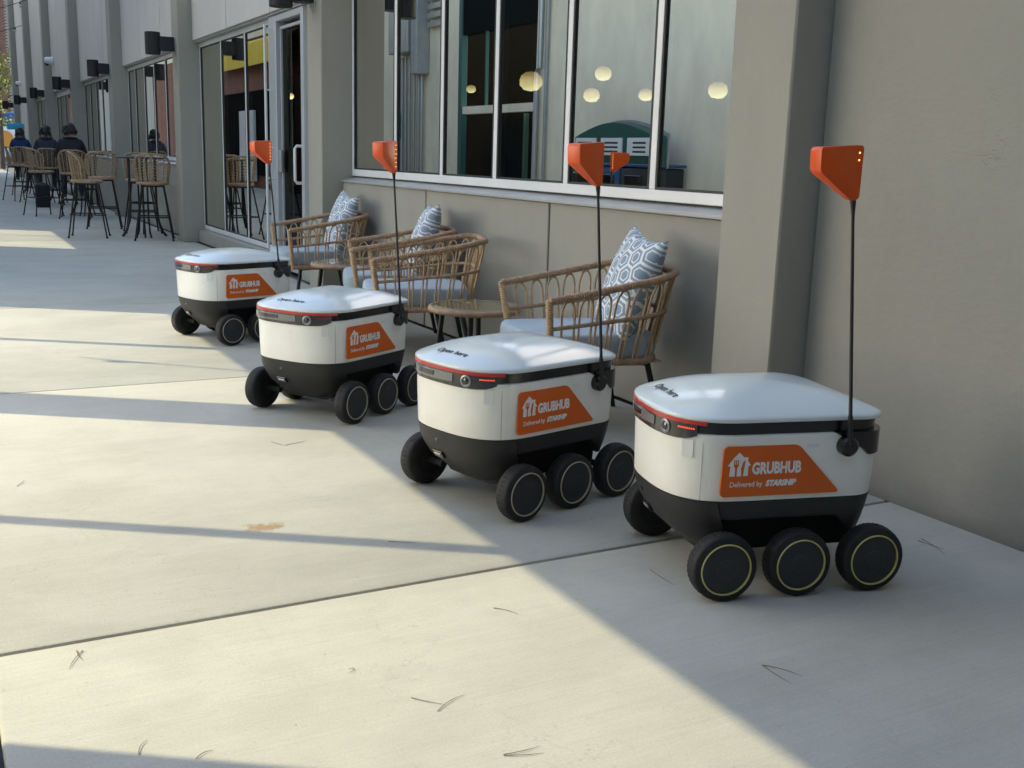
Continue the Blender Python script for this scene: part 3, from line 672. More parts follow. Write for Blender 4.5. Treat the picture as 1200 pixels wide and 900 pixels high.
# ------------------------------------------------------------------ delivery robots
HW = 0.249
def plan(off=0.0, front=0.0, n=2.7, hw=HW):
    """closed outline of the body seen from above, s forwards, y to the left, counter-clockwise from the rear right"""
    pts = []; rr = 0.085; xr = -0.268-off; W = hw+off
    for i in range(7):                       # rear right corner
        a = R(180+90*i/6); pts.append((xr+rr+rr*math.cos(a), -W+rr+rr*math.sin(a)))
    for i in range(1, 4): pts.append((lerp(xr+rr, 0.16, i/4), -W))
    A = 0.211+off+front
    for i in range(25):
        t = R(-90+180*i/24); c, s_ = math.cos(t), math.sin(t)
        pts.append((0.16 + A*abs(c)**(2/n), W*math.copysign(abs(s_)**(2/n), s_)))
    for i in range(1, 4): pts.append((lerp(0.16, xr+rr, i/4), W))
    for i in range(7):
        a = R(90+90*i/6); pts.append((xr+rr+rr*math.cos(a), W-rr+rr*math.sin(a)))
    return pts
CX = 0.045
LIDP = plan(0.007)
def lid_k(x, y):
    a = math.atan2(y, x-CX); best = None
    for i in range(len(LIDP)):
        p, q = LIDP[i], LIDP[(i+1) % len(LIDP)]
        a0, a1 = math.atan2(p[1], p[0]-CX), math.atan2(q[1], q[0]-CX)
        if a1 < a0: a1 += 2*math.pi
        aa = a if a >= a0 else a+2*math.pi
        if a0 <= aa <= a1:
            t = (aa-a0)/max(a1-a0, 1e-9); best = math.hypot(lerp(p[0], q[0], t)-CX, lerp(p[1], q[1], t)); break
    return math.hypot(x-CX, y)/(best or 0.3)
def dome_z(k): return 0.5150 + 0.062*(1-k**2.3)
def lid_z(x, y): return dome_z(min(lid_k(x, y), 1.0))
def strip(t0, t1, off, z0, z1, n=18, z0b=None, thick=0.004):
    """curved strip that follows the front of the body between two angles"""
    def P(t, o):
        c, s_ = math.cos(t), math.sin(t); A = 0.211+o; W = HW+o; e = 2/2.7
        return (0.16+A*abs(c)**e, W*math.copysign(abs(s_)**e, s_))
    rs = []
    for i in range(n+1):
        t = lerp(t0, t1, i/n); q = P(t, off); p = P(t, off-thick)
        zb = z0 if z0b is None else lerp(z0, z0b, max(0, 1-abs(2*i/n-1)**6))
        rs.append([(p[0], p[1], zb), (q[0], q[1], zb), (q[0], q[1], z1), (p[0], p[1], z1)])
    return MB().rings(rs)
def on_front(t, off, z):
    c, s_ = math.cos(t), math.sin(t); e = 2/2.7
    x = 0.16+(0.211+off)*abs(c)**e; y = (HW+off)*math.copysign(abs(s_)**e, s_)
    c2, s2 = math.cos(t+0.02), math.sin(t+0.02)
    x2 = 0.16+(0.211+off)*abs(c2)**e; y2 = (HW+off)*math.copysign(abs(s2)**e, s2)
    tg = Vector((x2-x, y2-y, 0)).normalized(); nm = Vector((tg.y, -tg.x, 0))
    return Vector((x, y, z)), tg, nm
SIDE = Matrix(((-1, 0, 0, 0), (0, 0, 1, 0), (0, 1, 0, 0), (0, 0, 0, 1)))
def side_poly(pts, y0, y1):
    return MB().prism(pts, lambda p: (p[0], y0, p[1]), lambda p: (p[0], y1, p[1]))
def round_poly(pts, r, seg=4):
    out = []; k = len(pts)
    for i in range(k):
        p = Vector(pts[i]); a = (Vector(pts[i-1])-p).normalized(); c = (Vector(pts[(i+1) % k])-p).normalized()
        for j in range(seg+1):
            t = j/seg; q = p + a*r*(1-t)**2 + c*r*t**2; out.append((q.x, q.y))
    return out

def make_robot(label, ring, lean):
    t = thing('delivery_robot', label, 'delivery robot', (0, 0, 0), 0, 'delivery robots parked in a row')
    # white body shell, slightly wider at the top
    lev = [(0.272, -0.012), (0.277, -0.004), (0.33, -0.002), (0.40, 0.0), (0.4655, 0.0015), (0.4675, -0.006)]
    b = MB(); b.rings([[(x, y, z) for x, y in plan(o)] for z, o in lev]); body = b.build('body_shell', 'robot_white', t, 35)
    # seam lines of the shell
    p, tg, nm = on_front(R(59.5), 0.0008, 0)
    for sg_ in (1, -1):
        b = MB(); b.box(0.3090, 0.3100, 0, 0.0010, 0.279, 0.464)
        v = [(p.x+(q[0]-0.3095)*abs(tg.x), sg_*(p.y+q[1]-0.0009), q[2]) for q in b.v]; b.v = v; b.build('seam', 'seam_grey', body)
    # black band and lid
    b = MB(); b.rings([[(x, y, z) for x, y in plan(o)] for z, o in ((0.463, -0.012), (0.4685, -0.0055), (0.503, -0.004), (0.507, -0.012))]); b.build('band', 'robot_gloss_black', t, 35)
    b = MB(); rs = [[(x, y, 0.5035) for x, y in plan(-0.004)], [(x, y, 0.5035) for x, y in plan(0.005)], [(x, y, 0.507) for x, y in plan(0.0068)], [(x, y, 0.5105) for x, y in plan(0.0072)], [(x, y, 0.5140) for x, y in plan(0.0060)]]
    for k in (0.985, 0.95, 0.9, 0.82, 0.7, 0.55, 0.4, 0.25, 0.1, 0.01):
        rs.append([(CX+(x-CX)*k, y*k, dome_z(k) + 0.0) for x, y in LIDP])
    b.rings(rs); lid = b.build('lid', 'robot_lid', t, 40)
    me = text_mesh('lettering', 'Open here', 0.036, 'print_black', bold=0.0006, extrude=0)
    wd = max(v.co.x for v in me.vertices)
    for v in me.vertices:
        y = v.co.x - wd/2 - 0.015; x = 0.318 - v.co.y
        v.co = (x, y, lid_z(x, y) + 0.0012)
    obj('lettering', me, lid)
    # dark hull: full skirt, bow in front, narrow belly between the wheels
    b = MB(); b.rings([[(x, y, z) for x, y in plan(o, f_)] for z, o, f_ in ((0.217, -0.018, -0.03), (0.224, -0.010, -0.02), (0.254, -0.006, -0.008), (0.2745, -0.003, 0.0))]); b.build('skirt', 'robot_dark', t, 40)
    b = MB(); rs = []
    for z, f_, wd_, sb in ((0.273, -0.0045, 0.2445, 0.24), (0.235, -0.011, 0.241, 0.232), (0.20, -0.026, 0.231, 0.216), (0.16, -0.052, 0.211, 0.198), (0.125, -0.092, 0.177, 0.175), (0.10, -0.125, 0.142, 0.16), (0.088, -0.155, 0.10, 0.15)):
        r_ = []; e = 2/2.7; A = 0.211+f_
        for i in range(25):
            a = R(-90+180*i/24); c, s_ = math.cos(a), math.sin(a); x = 0.16+A*abs(c)**e
            r_.append((max(x, sb), wd_*math.copysign(abs(s_)**e, s_), z))
        rs.append(r_)
    b.rings(rs); bow = b.build('bow', 'robot_dark', t, 50)
    b = MB(); b.rings([[(x*0.93, max(-w_, min(w_, y)), z) for x, y in plan(-0.02, -0.1)] for z, w_ in ((0.088, 0.12), (0.10, 0.155), (0.23, 0.18))]); b.build('belly', 'robot_underside', t, 40)
    b = MB(); b.rings([[(min(x, -0.185+1.1*(z-0.17)), y, z) for x, y in plan(o)] for z, o in ((0.150, -0.05), (0.165, -0.022), (0.20, -0.014), (0.236, -0.009))]); b.build('rear_skirt', 'robot_dark', t, 40)
    for (tt, z, w_, h_, m) in ((R(-8), 0.178, 0.055, 0.030, 'robot_gloss_black'), (R(-8), 0.178, 0.040, 0.010, 'sensor_grey')):
        p, tg, nm = on_front(tt, -0.036 if m == 'robot_gloss_black' else -0.033, z)
        b = MB(); M = Matrix.Translation(p) @ Matrix(((tg.x, nm.x, 0, 0), (tg.y, nm.y, 0, 0), (0, 0, 1, 0), (0, 0, 0, 1))) @ Matrix.Rotation(R(-28), 4, 'X')
        b.box(-w_/2, w_/2, -0.012, 0.004, -h_/2, h_/2, M); b.build('charge_port', m, bow, 30, 0.002, 1)
    p, tg, nm = on_front(R(-4), -0.014, 0.238)
    b = MB(); b.lathe([(0, 0.004), (0.008, 0.004), (0.010, 0.0), (0.010, -0.01)], 12, Matrix.Translation(p) @ Matrix(((tg.x, 0, nm.x, 0), (tg.y, 0, nm.y, 0), (0, 1, 0, 0), (0, 0, 0, 1)))); b.build('front_sensor', 'lens', bow, 40)
    # sensor bar with lenses, red strip and rear-light row
    sb_ = strip(R(-62), R(54), 0.005, 0.462, 0.4975, 22, 0.446, 0.016).build('sensor_bar', 'sensor_glass', t, 30)
    strip(R(-58), R(10), 0.0075, 0.462, 0.487, 14, 0.458, 0.006).build('sensor_window', 'sensor_mid', sb_, 30)
    strip(R(-44), R(-3), 0.0095, 0.468, 0.484, 10, 0.466, 0.006).build('sensor_slot', 'lens', sb_, 30)
    for tt in (-50, 23):
        p, tg, nm = on_front(R(tt), 0.005, 0.471)
        M = Matrix.Translation(p) @ Matrix(((tg.x, 0, nm.x, 0), (tg.y, 0, nm.y, 0), (0, 1, 0, 0), (0, 0, 0, 1)))
        b = MB(); b.lathe([(0.021, -0.004), (0.021, 0.003), (0.016, 0.005), (0.012, 0.001)], 18, M); b.build('lens_ring', 'sensor_grey', sb_, 40)
        b = MB(); b.lathe([(0.012, 0.0005), (0.008, 0.003), (0, 0.004)], 14, M); b.build('lens', 'lens', sb_, 50)
    strip(R(-74), R(62), 0.0088, 0.4935, 0.5040, 24, None, 0.014).build('red_strip', 'red_strip', t, 30)
    for i in range(8):
        p, tg, nm = on_front(R(37+i*2.0), 0.006, 0.481)
        M = Matrix.Translation(p) @ Matrix(((tg.x, nm.x, 0, 0), (tg.y, nm.y, 0, 0), (0, 0, 1, 0), (0, 0, 0, 1)))
        b = MB(); b.box(-0.0019, 0.0019, -0.001, 0.0016, -0.0021, 0.0021, M); b.build('led', 'red_led', sb_)
    # orange sticker with the printed mark
    b = side_poly(round_poly([(0.242, 0.292), (-0.128, 0.292), (0.012, 0.437), (0.237, 0.437)], 0.016), HW-0.003, HW+0.0028); st = b.build('sticker', 'sticker_orange', t, 30)
    hx, hz = 0.188, 0.352       # house mark
    hp = [(hx+0.030, hz), (hx+0.014, hz), (hx+0.012, hz), (hx+0.012, hz+0.0), (hx-0.026, hz), (hx-0.026, hz+0.030), (hx-0.034, hz+0.030), (hx-0.024, hz+0.043), (hx-0.024, hz+0.054), (hx-0.013, hz+0.054), (hx-0.010, hz+0.056), (hx+0.003, hz+0.068), (hx+0.018, hz+0.054), (hx+0.036, hz+0.030), (hx+0.028, hz+0.030)]
    hp = [p for i, p in enumerate(hp) if p != hp[i-1]]
    b = side_poly(hp, HW+0.0029, HW+0.0036); b.build('house_mark', 'print_white', st)
    for poly in ([(hx+0.0135, hz-0.0005), (hx+0.0085, hz-0.0005), (hx+0.0085, hz+0.024), (hx+0.0035, hz+0.030), (hx+0.0035, hz+0.047), (hx+0.0070, hz+0.047), (hx+0.0070, hz+0.034), (hx+0.0095, hz+0.034), (hx+0.0095, hz+0.047), (hx+0.0125, hz+0.047), (hx+0.0125, hz+0.034), (hx+0.015, hz+0.034), (hx+0.015, hz+0.047), (hx+0.0185, hz+0.047), (hx+0.0185, hz+0.030), (hx+0.0135, hz+0.024)],
                 [(hx-0.006, hz-0.0005), (hx-0.011, hz-0.0005), (hx-0.013, hz+0.022), (hx-0.0165, hz+0.046), (hx-0.010, hz+0.042), (hx-0.004, hz+0.022)]):
        b = side_poly(poly, HW+0.0037, HW+0.0042); b.build('cutlery_mark', 'sticker_orange', st)
    for body_, size, x, z, bold, shear, wdt in (('GRUBHUB', 0.0455, 0.150, 0.3575, 0.0018, 0.0, 0.150), ('Delivered by', 0.0215, 0.214, 0.321, 0.0001, 0.0, 0.098), ('STARSHIP', 0.0225, 0.106, 0.321, 0.0014, 0.25, 0.094)):
        me = text_mesh('lettering', body_, size, 'print_white', bold=bold, shear=shear)
        x0_ = min(v.co.x for v in me.vertices); x1_ = max(v.co.x for v in me.vertices)
        for v in me.vertices: v.co.x = (v.co.x-x0_)*wdt/(x1_-x0_)
        place(me, Matrix.Translation((x, HW+0.0034, z)) @ SIDE); obj('lettering', me, st)
    # small paper labels
    p, tg, nm = on_front(R(46), 0.001, 0.423)
    M = Matrix.Translation(p) @ Matrix(((tg.x, nm.x, 0, 0), (tg.y, nm.y, 0, 0), (0, 0, 1, 0), (0, 0, 0, 1)))
    b = MB(); b.box(-0.017, 0.017, -0.002, 0.0016, -0.024, 0.026, M); b.build('paper_label', 'label_white', t)
    b = MB(); b.box(-0.05, -0.015, HW-0.002, HW+0.0022, 0.426, 0.437); b.build('paper_label', 'label_white', t)
    # hinge, rear pod
    b = MB(); b.lathe([(0, 0.022), (0.022, 0.022), (0.029, 0.016), (0.030, 0.0), (0.030, -0.02)], 24, Matrix.Translation((-0.134, HW+0.006, 0.430)) @ Matrix.Rotation(R(-90), 4, 'X')); b.build('antenna_hinge', 'robot_gloss_black', t, 40)
    b = MB(); b.lathe([(0.030, -0.004), (0.036, -0.004), (0.036, -0.02)], 24, Matrix.Translation((-0.134, HW+0.006, 0.430)) @ Matrix.Rotation(R(-90), 4, 'X')); b.build('hinge_collar', 'robot_white', t, 40)
    pts = [(x, y) for x, y in plan(0.0065) if x < -0.10 and y > 0.0]
    b = MB(); rs = []
    for x, y in pts:
        u = max(0.0, min(1.0, (-0.165-x)/0.05)); zb = lerp(0.466, 0.400, math.sin(min(1, u*1.2)*math.pi/2)**1.5)
        if y < HW-0.12: zb = lerp(zb, 0.45, min(1, (HW-0.12-y)/0.1))
        k = 0.93; rs.append([(x, y, zb), (x, y, 0.468), (x*k, y*k, 0.468), (x*k, y*k, zb)])
    b.rings(rs); b.build('rear_pod', 'robot_gloss_black', t, 50)
    # antenna with flag
    base = Vector((-0.134, HW+0.024, 0.435)); top = Vector((-0.134+lean, HW+0.024, 1.112))
    b = MB(); b.tube([base, base.lerp(top, 0.12), base.lerp(top, 0.13), base.lerp(top, 0.94), top], [0.0075, 0.0075, 0.0055, 0.0045, 0.0085], 8); pole = b.build('antenna', 'robot_dark', t, 50)
    tx, ty = top.x, top.y
    prof = round_poly([(tx-0.013, 1.114), (tx+0.013, 1.110), (tx+0.120, 1.184), (tx+0.122, 1.248), (tx-0.015, 1.257)], 0.012, 3)
    b = MB(); k = len(prof)
    b.prism(prof, lambda p: (p[0], ty-0.009-0.17*max(0, p[0]-tx), p[1]), lambda p: (p[0], ty+0.009+0.17*max(0, p[0]-tx), p[1])); fl = b.build('flag', 'flag_orange', t, 40, 0.003, 2)
    b = side_poly([(tx-0.0095, 1.12), (tx+0.0095, 1.12), (tx+0.0095, 1.248), (tx-0.0095, 1.249)], ty-0.0112, ty+0.0112); b.build('light_strip', 'flag_orange', fl, 40, 0.002, 1)
    for i in range(6):
        b = MB(); b.box(tx-0.002, tx+0.002, ty+0.0113, ty+0.0122, 1.139+i*0.019, 1.143+i*0.019); b.build('led', 'orange_led', fl)
    # six wheels
    tyre = MB(); prof_t = [(0.0755, 0.003), (0.078, 0.0015), (0.0895, 0.0), (0.0942, -0.0035), (0.0964, -0.011), (0.097, -0.030), (0.0963, -0.044), (0.0930, -0.054), (0.086, -0.059), (0.055, -0.059)]
    tyre.lathe(prof_t, 40); tyre_me = tyre.mesh('wheel', 'rubber', 40)
    tr_ = MB()
    for i in range(40):
        a = 2*math.pi*i/40
        for side in (0, 1):
            z0, z1 = (-0.010, -0.028) if side == 0 else (-0.050, -0.032)
            for (aa, zz, nx) in ((a, z0, 0), ): pass
            p0 = Vector((0.0948*math.cos(a), 0.0948*math.sin(a), z0)); p1 = Vector((0.0972*math.cos(a+0.07), 0.0972*math.sin(a+0.07), z1))
            tr_.tube([p0, p1], 0.0015, 4)
    tread_me = tr_.mesh('tread', 'rubber')
    hub = MB(); hub.lathe([(0.0715, -0.006), (0.069, 0.0005), (0.045, 0.0035), (0.031, 0.0035), (0.029, 0.0055), (0.0, 0.006)], 36); hub_me = hub.mesh('hub', 'hub_grey', 30)
    rg = MB(); rg.lathe([(0.0712, -0.003), (0.0712, 0.0045), (0.0738, 0.0055), (0.0755, 0.0035), (0.0755, -0.004)], 48); ring_me = rg.mesh('rim_ring', ring, 40)
    ax = MB(); ax.tube([(0, 0, -0.14), (0, 0, -0.05)], 0.013, 10); ax_me = ax.mesh('axle', 'robot_underside', 50)
    inn = MB(); inn.lathe([(0.0, -0.048), (0.065, -0.048), (0.065, -0.056), (0.0, -0.058)], 24); inn_me = inn.mesh('inner_disc', 'robot_underside', 40)
    for s_ in (1, -1):
        for x in (0.228, 0.0, -0.232):
            wo_ = obj('wheel', tyre_me, t, (x, s_*0.296, 0.097)); wo_.rotation_euler = (R(-90*s_), 0, 0 if s_ > 0 else 0)
            q = obj('tread', tread_me, wo_); q['kind'] = 'stuff'
            obj('hub', hub_me, wo_); obj('rim_ring', ring_me, wo_); obj('axle', ax_me, wo_); obj('inner_disc', inn_me, wo_)
    return t
def centre(bx, by, ang, lat=0.28):
    a = R(ang); lf = Vector((-math.sin(a), math.cos(a))); return (bx-lat*lf.x, by-lat*lf.y, 0)
ROBOTS = []
rob = make_robot('white delivery robot nearest the camera, beside the bare wall at right', 'ring_yellow', 0.062)
rob.location = centre(-2.131, 2.099, -104.6); rob.rotation_euler = (0, 0, R(-104.6))
ROBOTS += [dup(rob, centre(-3.054, 1.912, -76.4), R(-76.4), 'second white delivery robot from the right, in front of the single wicker chair and table')]
ROBOTS += [dup(rob, centre(-4.59, 1.82, -58.5), R(-58.5), 'third white delivery robot from the right, turned most towards the camera')]
ROBOTS += [dup(rob, centre(-6.680, 1.822, -72.0), R(-72.0), 'farthest white delivery robot, leftmost of the row, partly in sunlight')]

tan_ring = None
for k, rb in enumerate([rob] + ROBOTS):                 # lit lamps and rim colours differ from robot to robot
    for ch in list(rb.children):
        if ch.name.startswith('flag'):
            leds = sorted([g_ for g_ in ch.children if g_.name.startswith('led')], key=lambda g_: g_.data.vertices[0].co.z)
            for g_ in (leds[:-2] if k == 0 else leds if k == 1 else []): bpy.data.objects.remove(g_)
        elif ch.name.startswith('wheel') and k:
            for g_ in ch.children:
                if g_.name.startswith('rim_ring'):
                    if tan_ring is None:
                        tan_ring = g_.data.copy(); tan_ring.materials[0] = MATS['ring_tan']
                    g_.data = tan_ring
        elif ch.name.startswith('sensor_bar') and k > 1:
            for g_ in [g_ for g_ in ch.children if g_.name.startswith('led')]: g_.data = g_.data.copy(); g_.data.materials[0] = MATS['red_strip']

# ------------------------------------------------------------------ wicker armchairs
def upath(hw, yf, yb, rc, n=61):
    segs = []; L1 = (yb-rc)-yf; La = rc*math.pi/2; Lb = 2*(hw-rc); T = 2*L1+2*La+Lb
    def at(d):
        if d < L1: return (hw, yf+d)
        d -= L1
        if d < La: a = d/rc; return (hw-rc+rc*math.cos(a), yb-rc+rc*math.sin(a))
        d -= La
        if d < Lb: return (hw-rc-d, yb)
        d -= Lb
        if d < La: a = d/rc+math.pi/2; return (-hw+rc+rc*math.cos(a), yb-rc+rc*math.sin(a))
        d -= La; return (-hw, yb-rc-d)
    return lambda u: at(T*u)
TOPP = upath(0.335, -0.335, 0.315, 0.20); BOTP = upath(0.275, -0.30, 0.235, 0.16)
def shell(u, f):
    a, b = TOPP(u), BOTP(u); zt = 0.615 + 0.105*max(0, min(1, (a[1]+0.335)/0.60))**1.1
    return Vector((lerp(b[0], a[0], f), lerp(b[1], a[1], f), lerp(0.335, zt, f)))
def wrapped(pts, r, n=8, pitch=0.0105):
    """a cane-wrapped rail: the radius ripples along its length"""
    P = [Vector(p) for p in pts]; L = [0]
    for i in range(1, len(P)): L.append(L[-1]+(P[i]-P[i-1]).length)
    m = max(4, int(L[-1]/pitch*2)); out = []; rr = []; j = 0
    for i in range(m+1):
        d = L[-1]*i/m
        while j < len(L)-2 and L[j+1] < d: j += 1
        out.append(P[j].lerp(P[j+1], (d-L[j])/max(1e-9, L[j+1]-L[j]))); rr.append(r*(1.09 if i % 2 else 0.86))
    return MB().tube(out, rr, n)
chair_mesh = {}
def make_chair(label, loc, rotz):
    t = thing('wicker_armchair', label, 'armchair', loc, R(rotz), 'wicker armchairs along the wall')
    def part(name, key, fn, m, sm=50):
        if key not in chair_mesh: chair_mesh[key] = fn().mesh(name, m, sm)
        return obj(name, chair_mesh[key], t)
    part('top_rail', 'top', lambda: wrapped([shell(i/60, 1.0) for i in range(61)], 0.0165), 'rattan')
    part('mid_rail', 'mid', lambda: wrapped([shell(i/60, 0.56) for i in range(61)], 0.010, 7, 0.0115), 'rattan')
    for s, k in ((0.0, 'pr'), (1.0, 'pl')):
        part('front_post', k, lambda: wrapped([shell(s, 1.02), shell(s, 0.5), shell(s, -0.03)], 0.0165), 'rattan_light')
    ring = [shell(i/60, 0.0) for i in range(61)]
    part('seat_ring', 'ring', lambda: MB().tube(ring + [(-0.2, -0.315, 0.335), (0.2, -0.315, 0.335)], 0.0, 4) if False else wrapped(ring + [Vector((-0.18, -0.31, 0.335)), Vector((0.18, -0.31, 0.335)), ring[0]], 0.017), 'rattan')
    N = 20
    for i in range(N):
        u = 0.025 + 0.95*(i+0.5)/N; d = 0.95/N*0.36
        def hair(u=u, d=d):
            pts = [shell(u-d, f) for f in (0.0, 0.25, 0.5, 0.74)]
            pts += [shell(u-d*math.cos(a), 0.74+0.21*math.sin(a)) for a in [math.pi*j/8 for j in range(1, 8)]]
            pts += [shell(u+d, f) for f in (0.74, 0.5, 0.25, 0.0)]
            return MB().tube(pts, 0.0056, 5)
        part('cane_loop', 'h%d' % i, hair, 'rattan_light')
    for i in range(11):
        def slat(i=i):
            y = -0.27+i*0.047; return MB().box(-0.26, 0.26, y, y+0.03, 0.325, 0.333)
        part('seat_slat', 's%d' % i, slat, 'rattan', None)
    for sx in (1, -1):
        for sy in (1, -1):
            part('leg', 'l%d%d' % (sx, sy), lambda: MB().tube([(sx*0.235, sy*0.20-0.03, 0.335), (sx*0.275, sy*0.265-0.02, 0.0)], [0.015, 0.012], 8), 'black_metal')
    part('frame', 'fr', lambda: MB().tube([(0.235, 0.17, 0.318), (-0.235, 0.17, 0.318), (-0.235, -0.23, 0.318), (0.235, -0.23, 0.318)], 0.012, 6, True), 'black_metal')
    return t
cush_me = None
def soft_box(hx, hy, hz, e=0.22, n=14):
    """rounded cushion: superellipsoid-like box with a slight crown"""
    b = MB(); rs = []
    for i in range(-6, 7):
        v = i/6; zz = math.copysign(abs(math.sin(v*math.pi/2))**0.8, v)*hz; k = max(0.02, (1-abs(v)**5))**0.22
        k = lerp(0.90, 1.0, math.cos(v*math.pi/2)**0.5) if abs(v) < 1 else 0.88
        r_ = []
        for j in range(48):
            a = 2*math.pi*j/48; c, s_ = math.cos(a), math.sin(a)
            r_.append((hx*k*math.copysign(abs(c)**e, c), hy*k*math.copysign(abs(s_)**e, s_), zz))
        rs.append(r_)
    top = rs[-1]; rs.append([(x*0.6, y*0.6, z+hz*0.16) for x, y, z in top]); rs.append([(x*0.1, y*0.1, z+hz*0.22) for x, y, z in top])
    b.rings(rs); return b
cush_me = soft_box(0.266, 0.305, 0.056, 0.30).mesh('seat_cushion', 'seat_fabric', 50)
def pillow_mesh():
    b = MB(); n = 20; S = 0.25
    for side in (1, -1):
        vs = []; fs = []
        for i in range(n+1):
            for j in range(n+1):
                u, v = -1+2*i/n, -1+2*j/n
                pinch = 1 - 0.15*(1-abs(u)**2)*abs(v)**3; pinch2 = 1 - 0.15*(1-abs(v)**2)*abs(u)**3
                th = 0.078*((1-u**2)*(1-v**2))**0.42 + 0.004*math.sin(9*u+4*v)*(1-u*u)*(1-v*v)
                vs.append((u*S*pinch2, side*th, v*S*pinch))
        for i in range(n):
            for j in range(n):
                q = (i*(n+1)+j, (i+1)*(n+1)+j, (i+1)*(n+1)+j+1, i*(n+1)+j+1); fs.append(q if side < 0 else q[::-1])
        b.add(vs, fs)
    me = bpy.data.meshes.new('throw_pillow'); me.from_pydata(b.v, [], b.f); me.materials.append(MATS['pillow_print'])
    bm = bmesh.new(); bm.from_mesh(me); bmesh.ops.remove_doubles(bm, verts=bm.verts, dist=0.0008); bmesh.ops.recalc_face_normals(bm, faces=bm.faces); bm.to_mesh(me); bm.free()
    me.polygons.foreach_set('use_smooth', [True]*len(me.polygons)); return me
pil_me = pillow_mesh()
def seat_set(loc, rz, name, pil):
    t = make_chair('wicker armchair with black legs, ' + name, loc, rz)
    M = Matrix.Translation(loc) @ Matrix.Rotation(R(rz), 4, 'Z')
    c = obj('seat_cushion', cush_me); c.matrix_world = M @ Matrix.Translation((0, -0.082, 0.398))
    tag(c, 'pale blue seat cushion on the wicker armchair ' + name, 'cushion', 'blue seat cushions')
    if pil:
        p = obj('throw_pillow', pil_me); x, y, z, tilt, turn, spin = pil
        p.matrix_world = M @ Matrix.Translation((x, y, z)) @ Matrix.Rotation(R(turn), 4, 'Z') @ Matrix.Rotation(R(-tilt), 4, 'X') @ Matrix.Rotation(R(spin), 4, 'Y')
        tag(p, 'blue and white patterned pillow on the wicker armchair ' + name, 'pillow', 'patterned pillows')
seat_set((-4.10, 2.64, 0), -10.3, 'nearest of the four', (0.075, 0.140, 0.655, 20, -6, 5))
seat_set((-5.80, 2.575, 0), -19.7, 'second from the right', None)
seat_set((-6.47, 2.69, 0), -18.6, 'third from the right', (0.0, 0.13, 0.650, 18, 0, -3))
seat_set((-8.16, 2.715, 0), -5.0, 'farthest of the four', (0.05, 0.13, 0.655, 18, 0, 5))

# ------------------------------------------------------------------ glass side tables
def side_table(label, loc, rz):
    t = thing('side_table', label, 'side table', loc, R(rz), 'round wicker side tables')
    rim = [(0.235*math.cos(2*math.pi*i/72), 0.235*math.sin(2*math.pi*i/72), 0.415) for i in range(72)]
    b = MB(); P = []; rr = []
    for i in range(180):
        a = 2*math.pi*i/180; P.append((0.232*math.cos(a), 0.232*math.sin(a), 0.412)); rr.append(0.0165 if i % 2 else 0.0145)
    b.tube(P, rr, 8, True); b.build('rim', 'rattan', t, 50)
    b = MB(); b.lathe([(0, 0.426), (0.222, 0.426), (0.226, 0.430), (0.222, 0.434), (0, 0.434)], 48); b.build('glass_top', 'table_glass', t, 40)
    b = MB(); b.lathe([(0.0, 0.414), (0.218, 0.414), (0.218, 0.419), (0.0, 0.419)], 40); b.build('woven_top', 'rattan', t, 40)
    for k in range(4):
        a = R(45+90*k); b = MB(); b.tube([(0.17*math.cos(a), 0.17*math.sin(a), 0.40), (0.215*math.cos(a), 0.215*math.sin(a), 0.0)], [0.015, 0.013], 8); b.build('leg', 'black_metal', t, 50)
    for k in range(2):
        a = R(45+90*k); b = MB(); z = 0.13+0.004*k; b.tube([(0.205*math.cos(a), 0.205*math.sin(a), z), (-0.205*math.cos(a), -0.205*math.sin(a), z)], 0.010, 6); b.build('stretcher', 'black_metal', t, 50)
side_table('round glass topped wicker side table between the nearest armchair and its neighbour', (-5.03, 2.50, 0), 12)
side_table('round glass topped wicker side table mostly hidden behind the middle armchairs', (-7.32, 2.60, 0), 30)

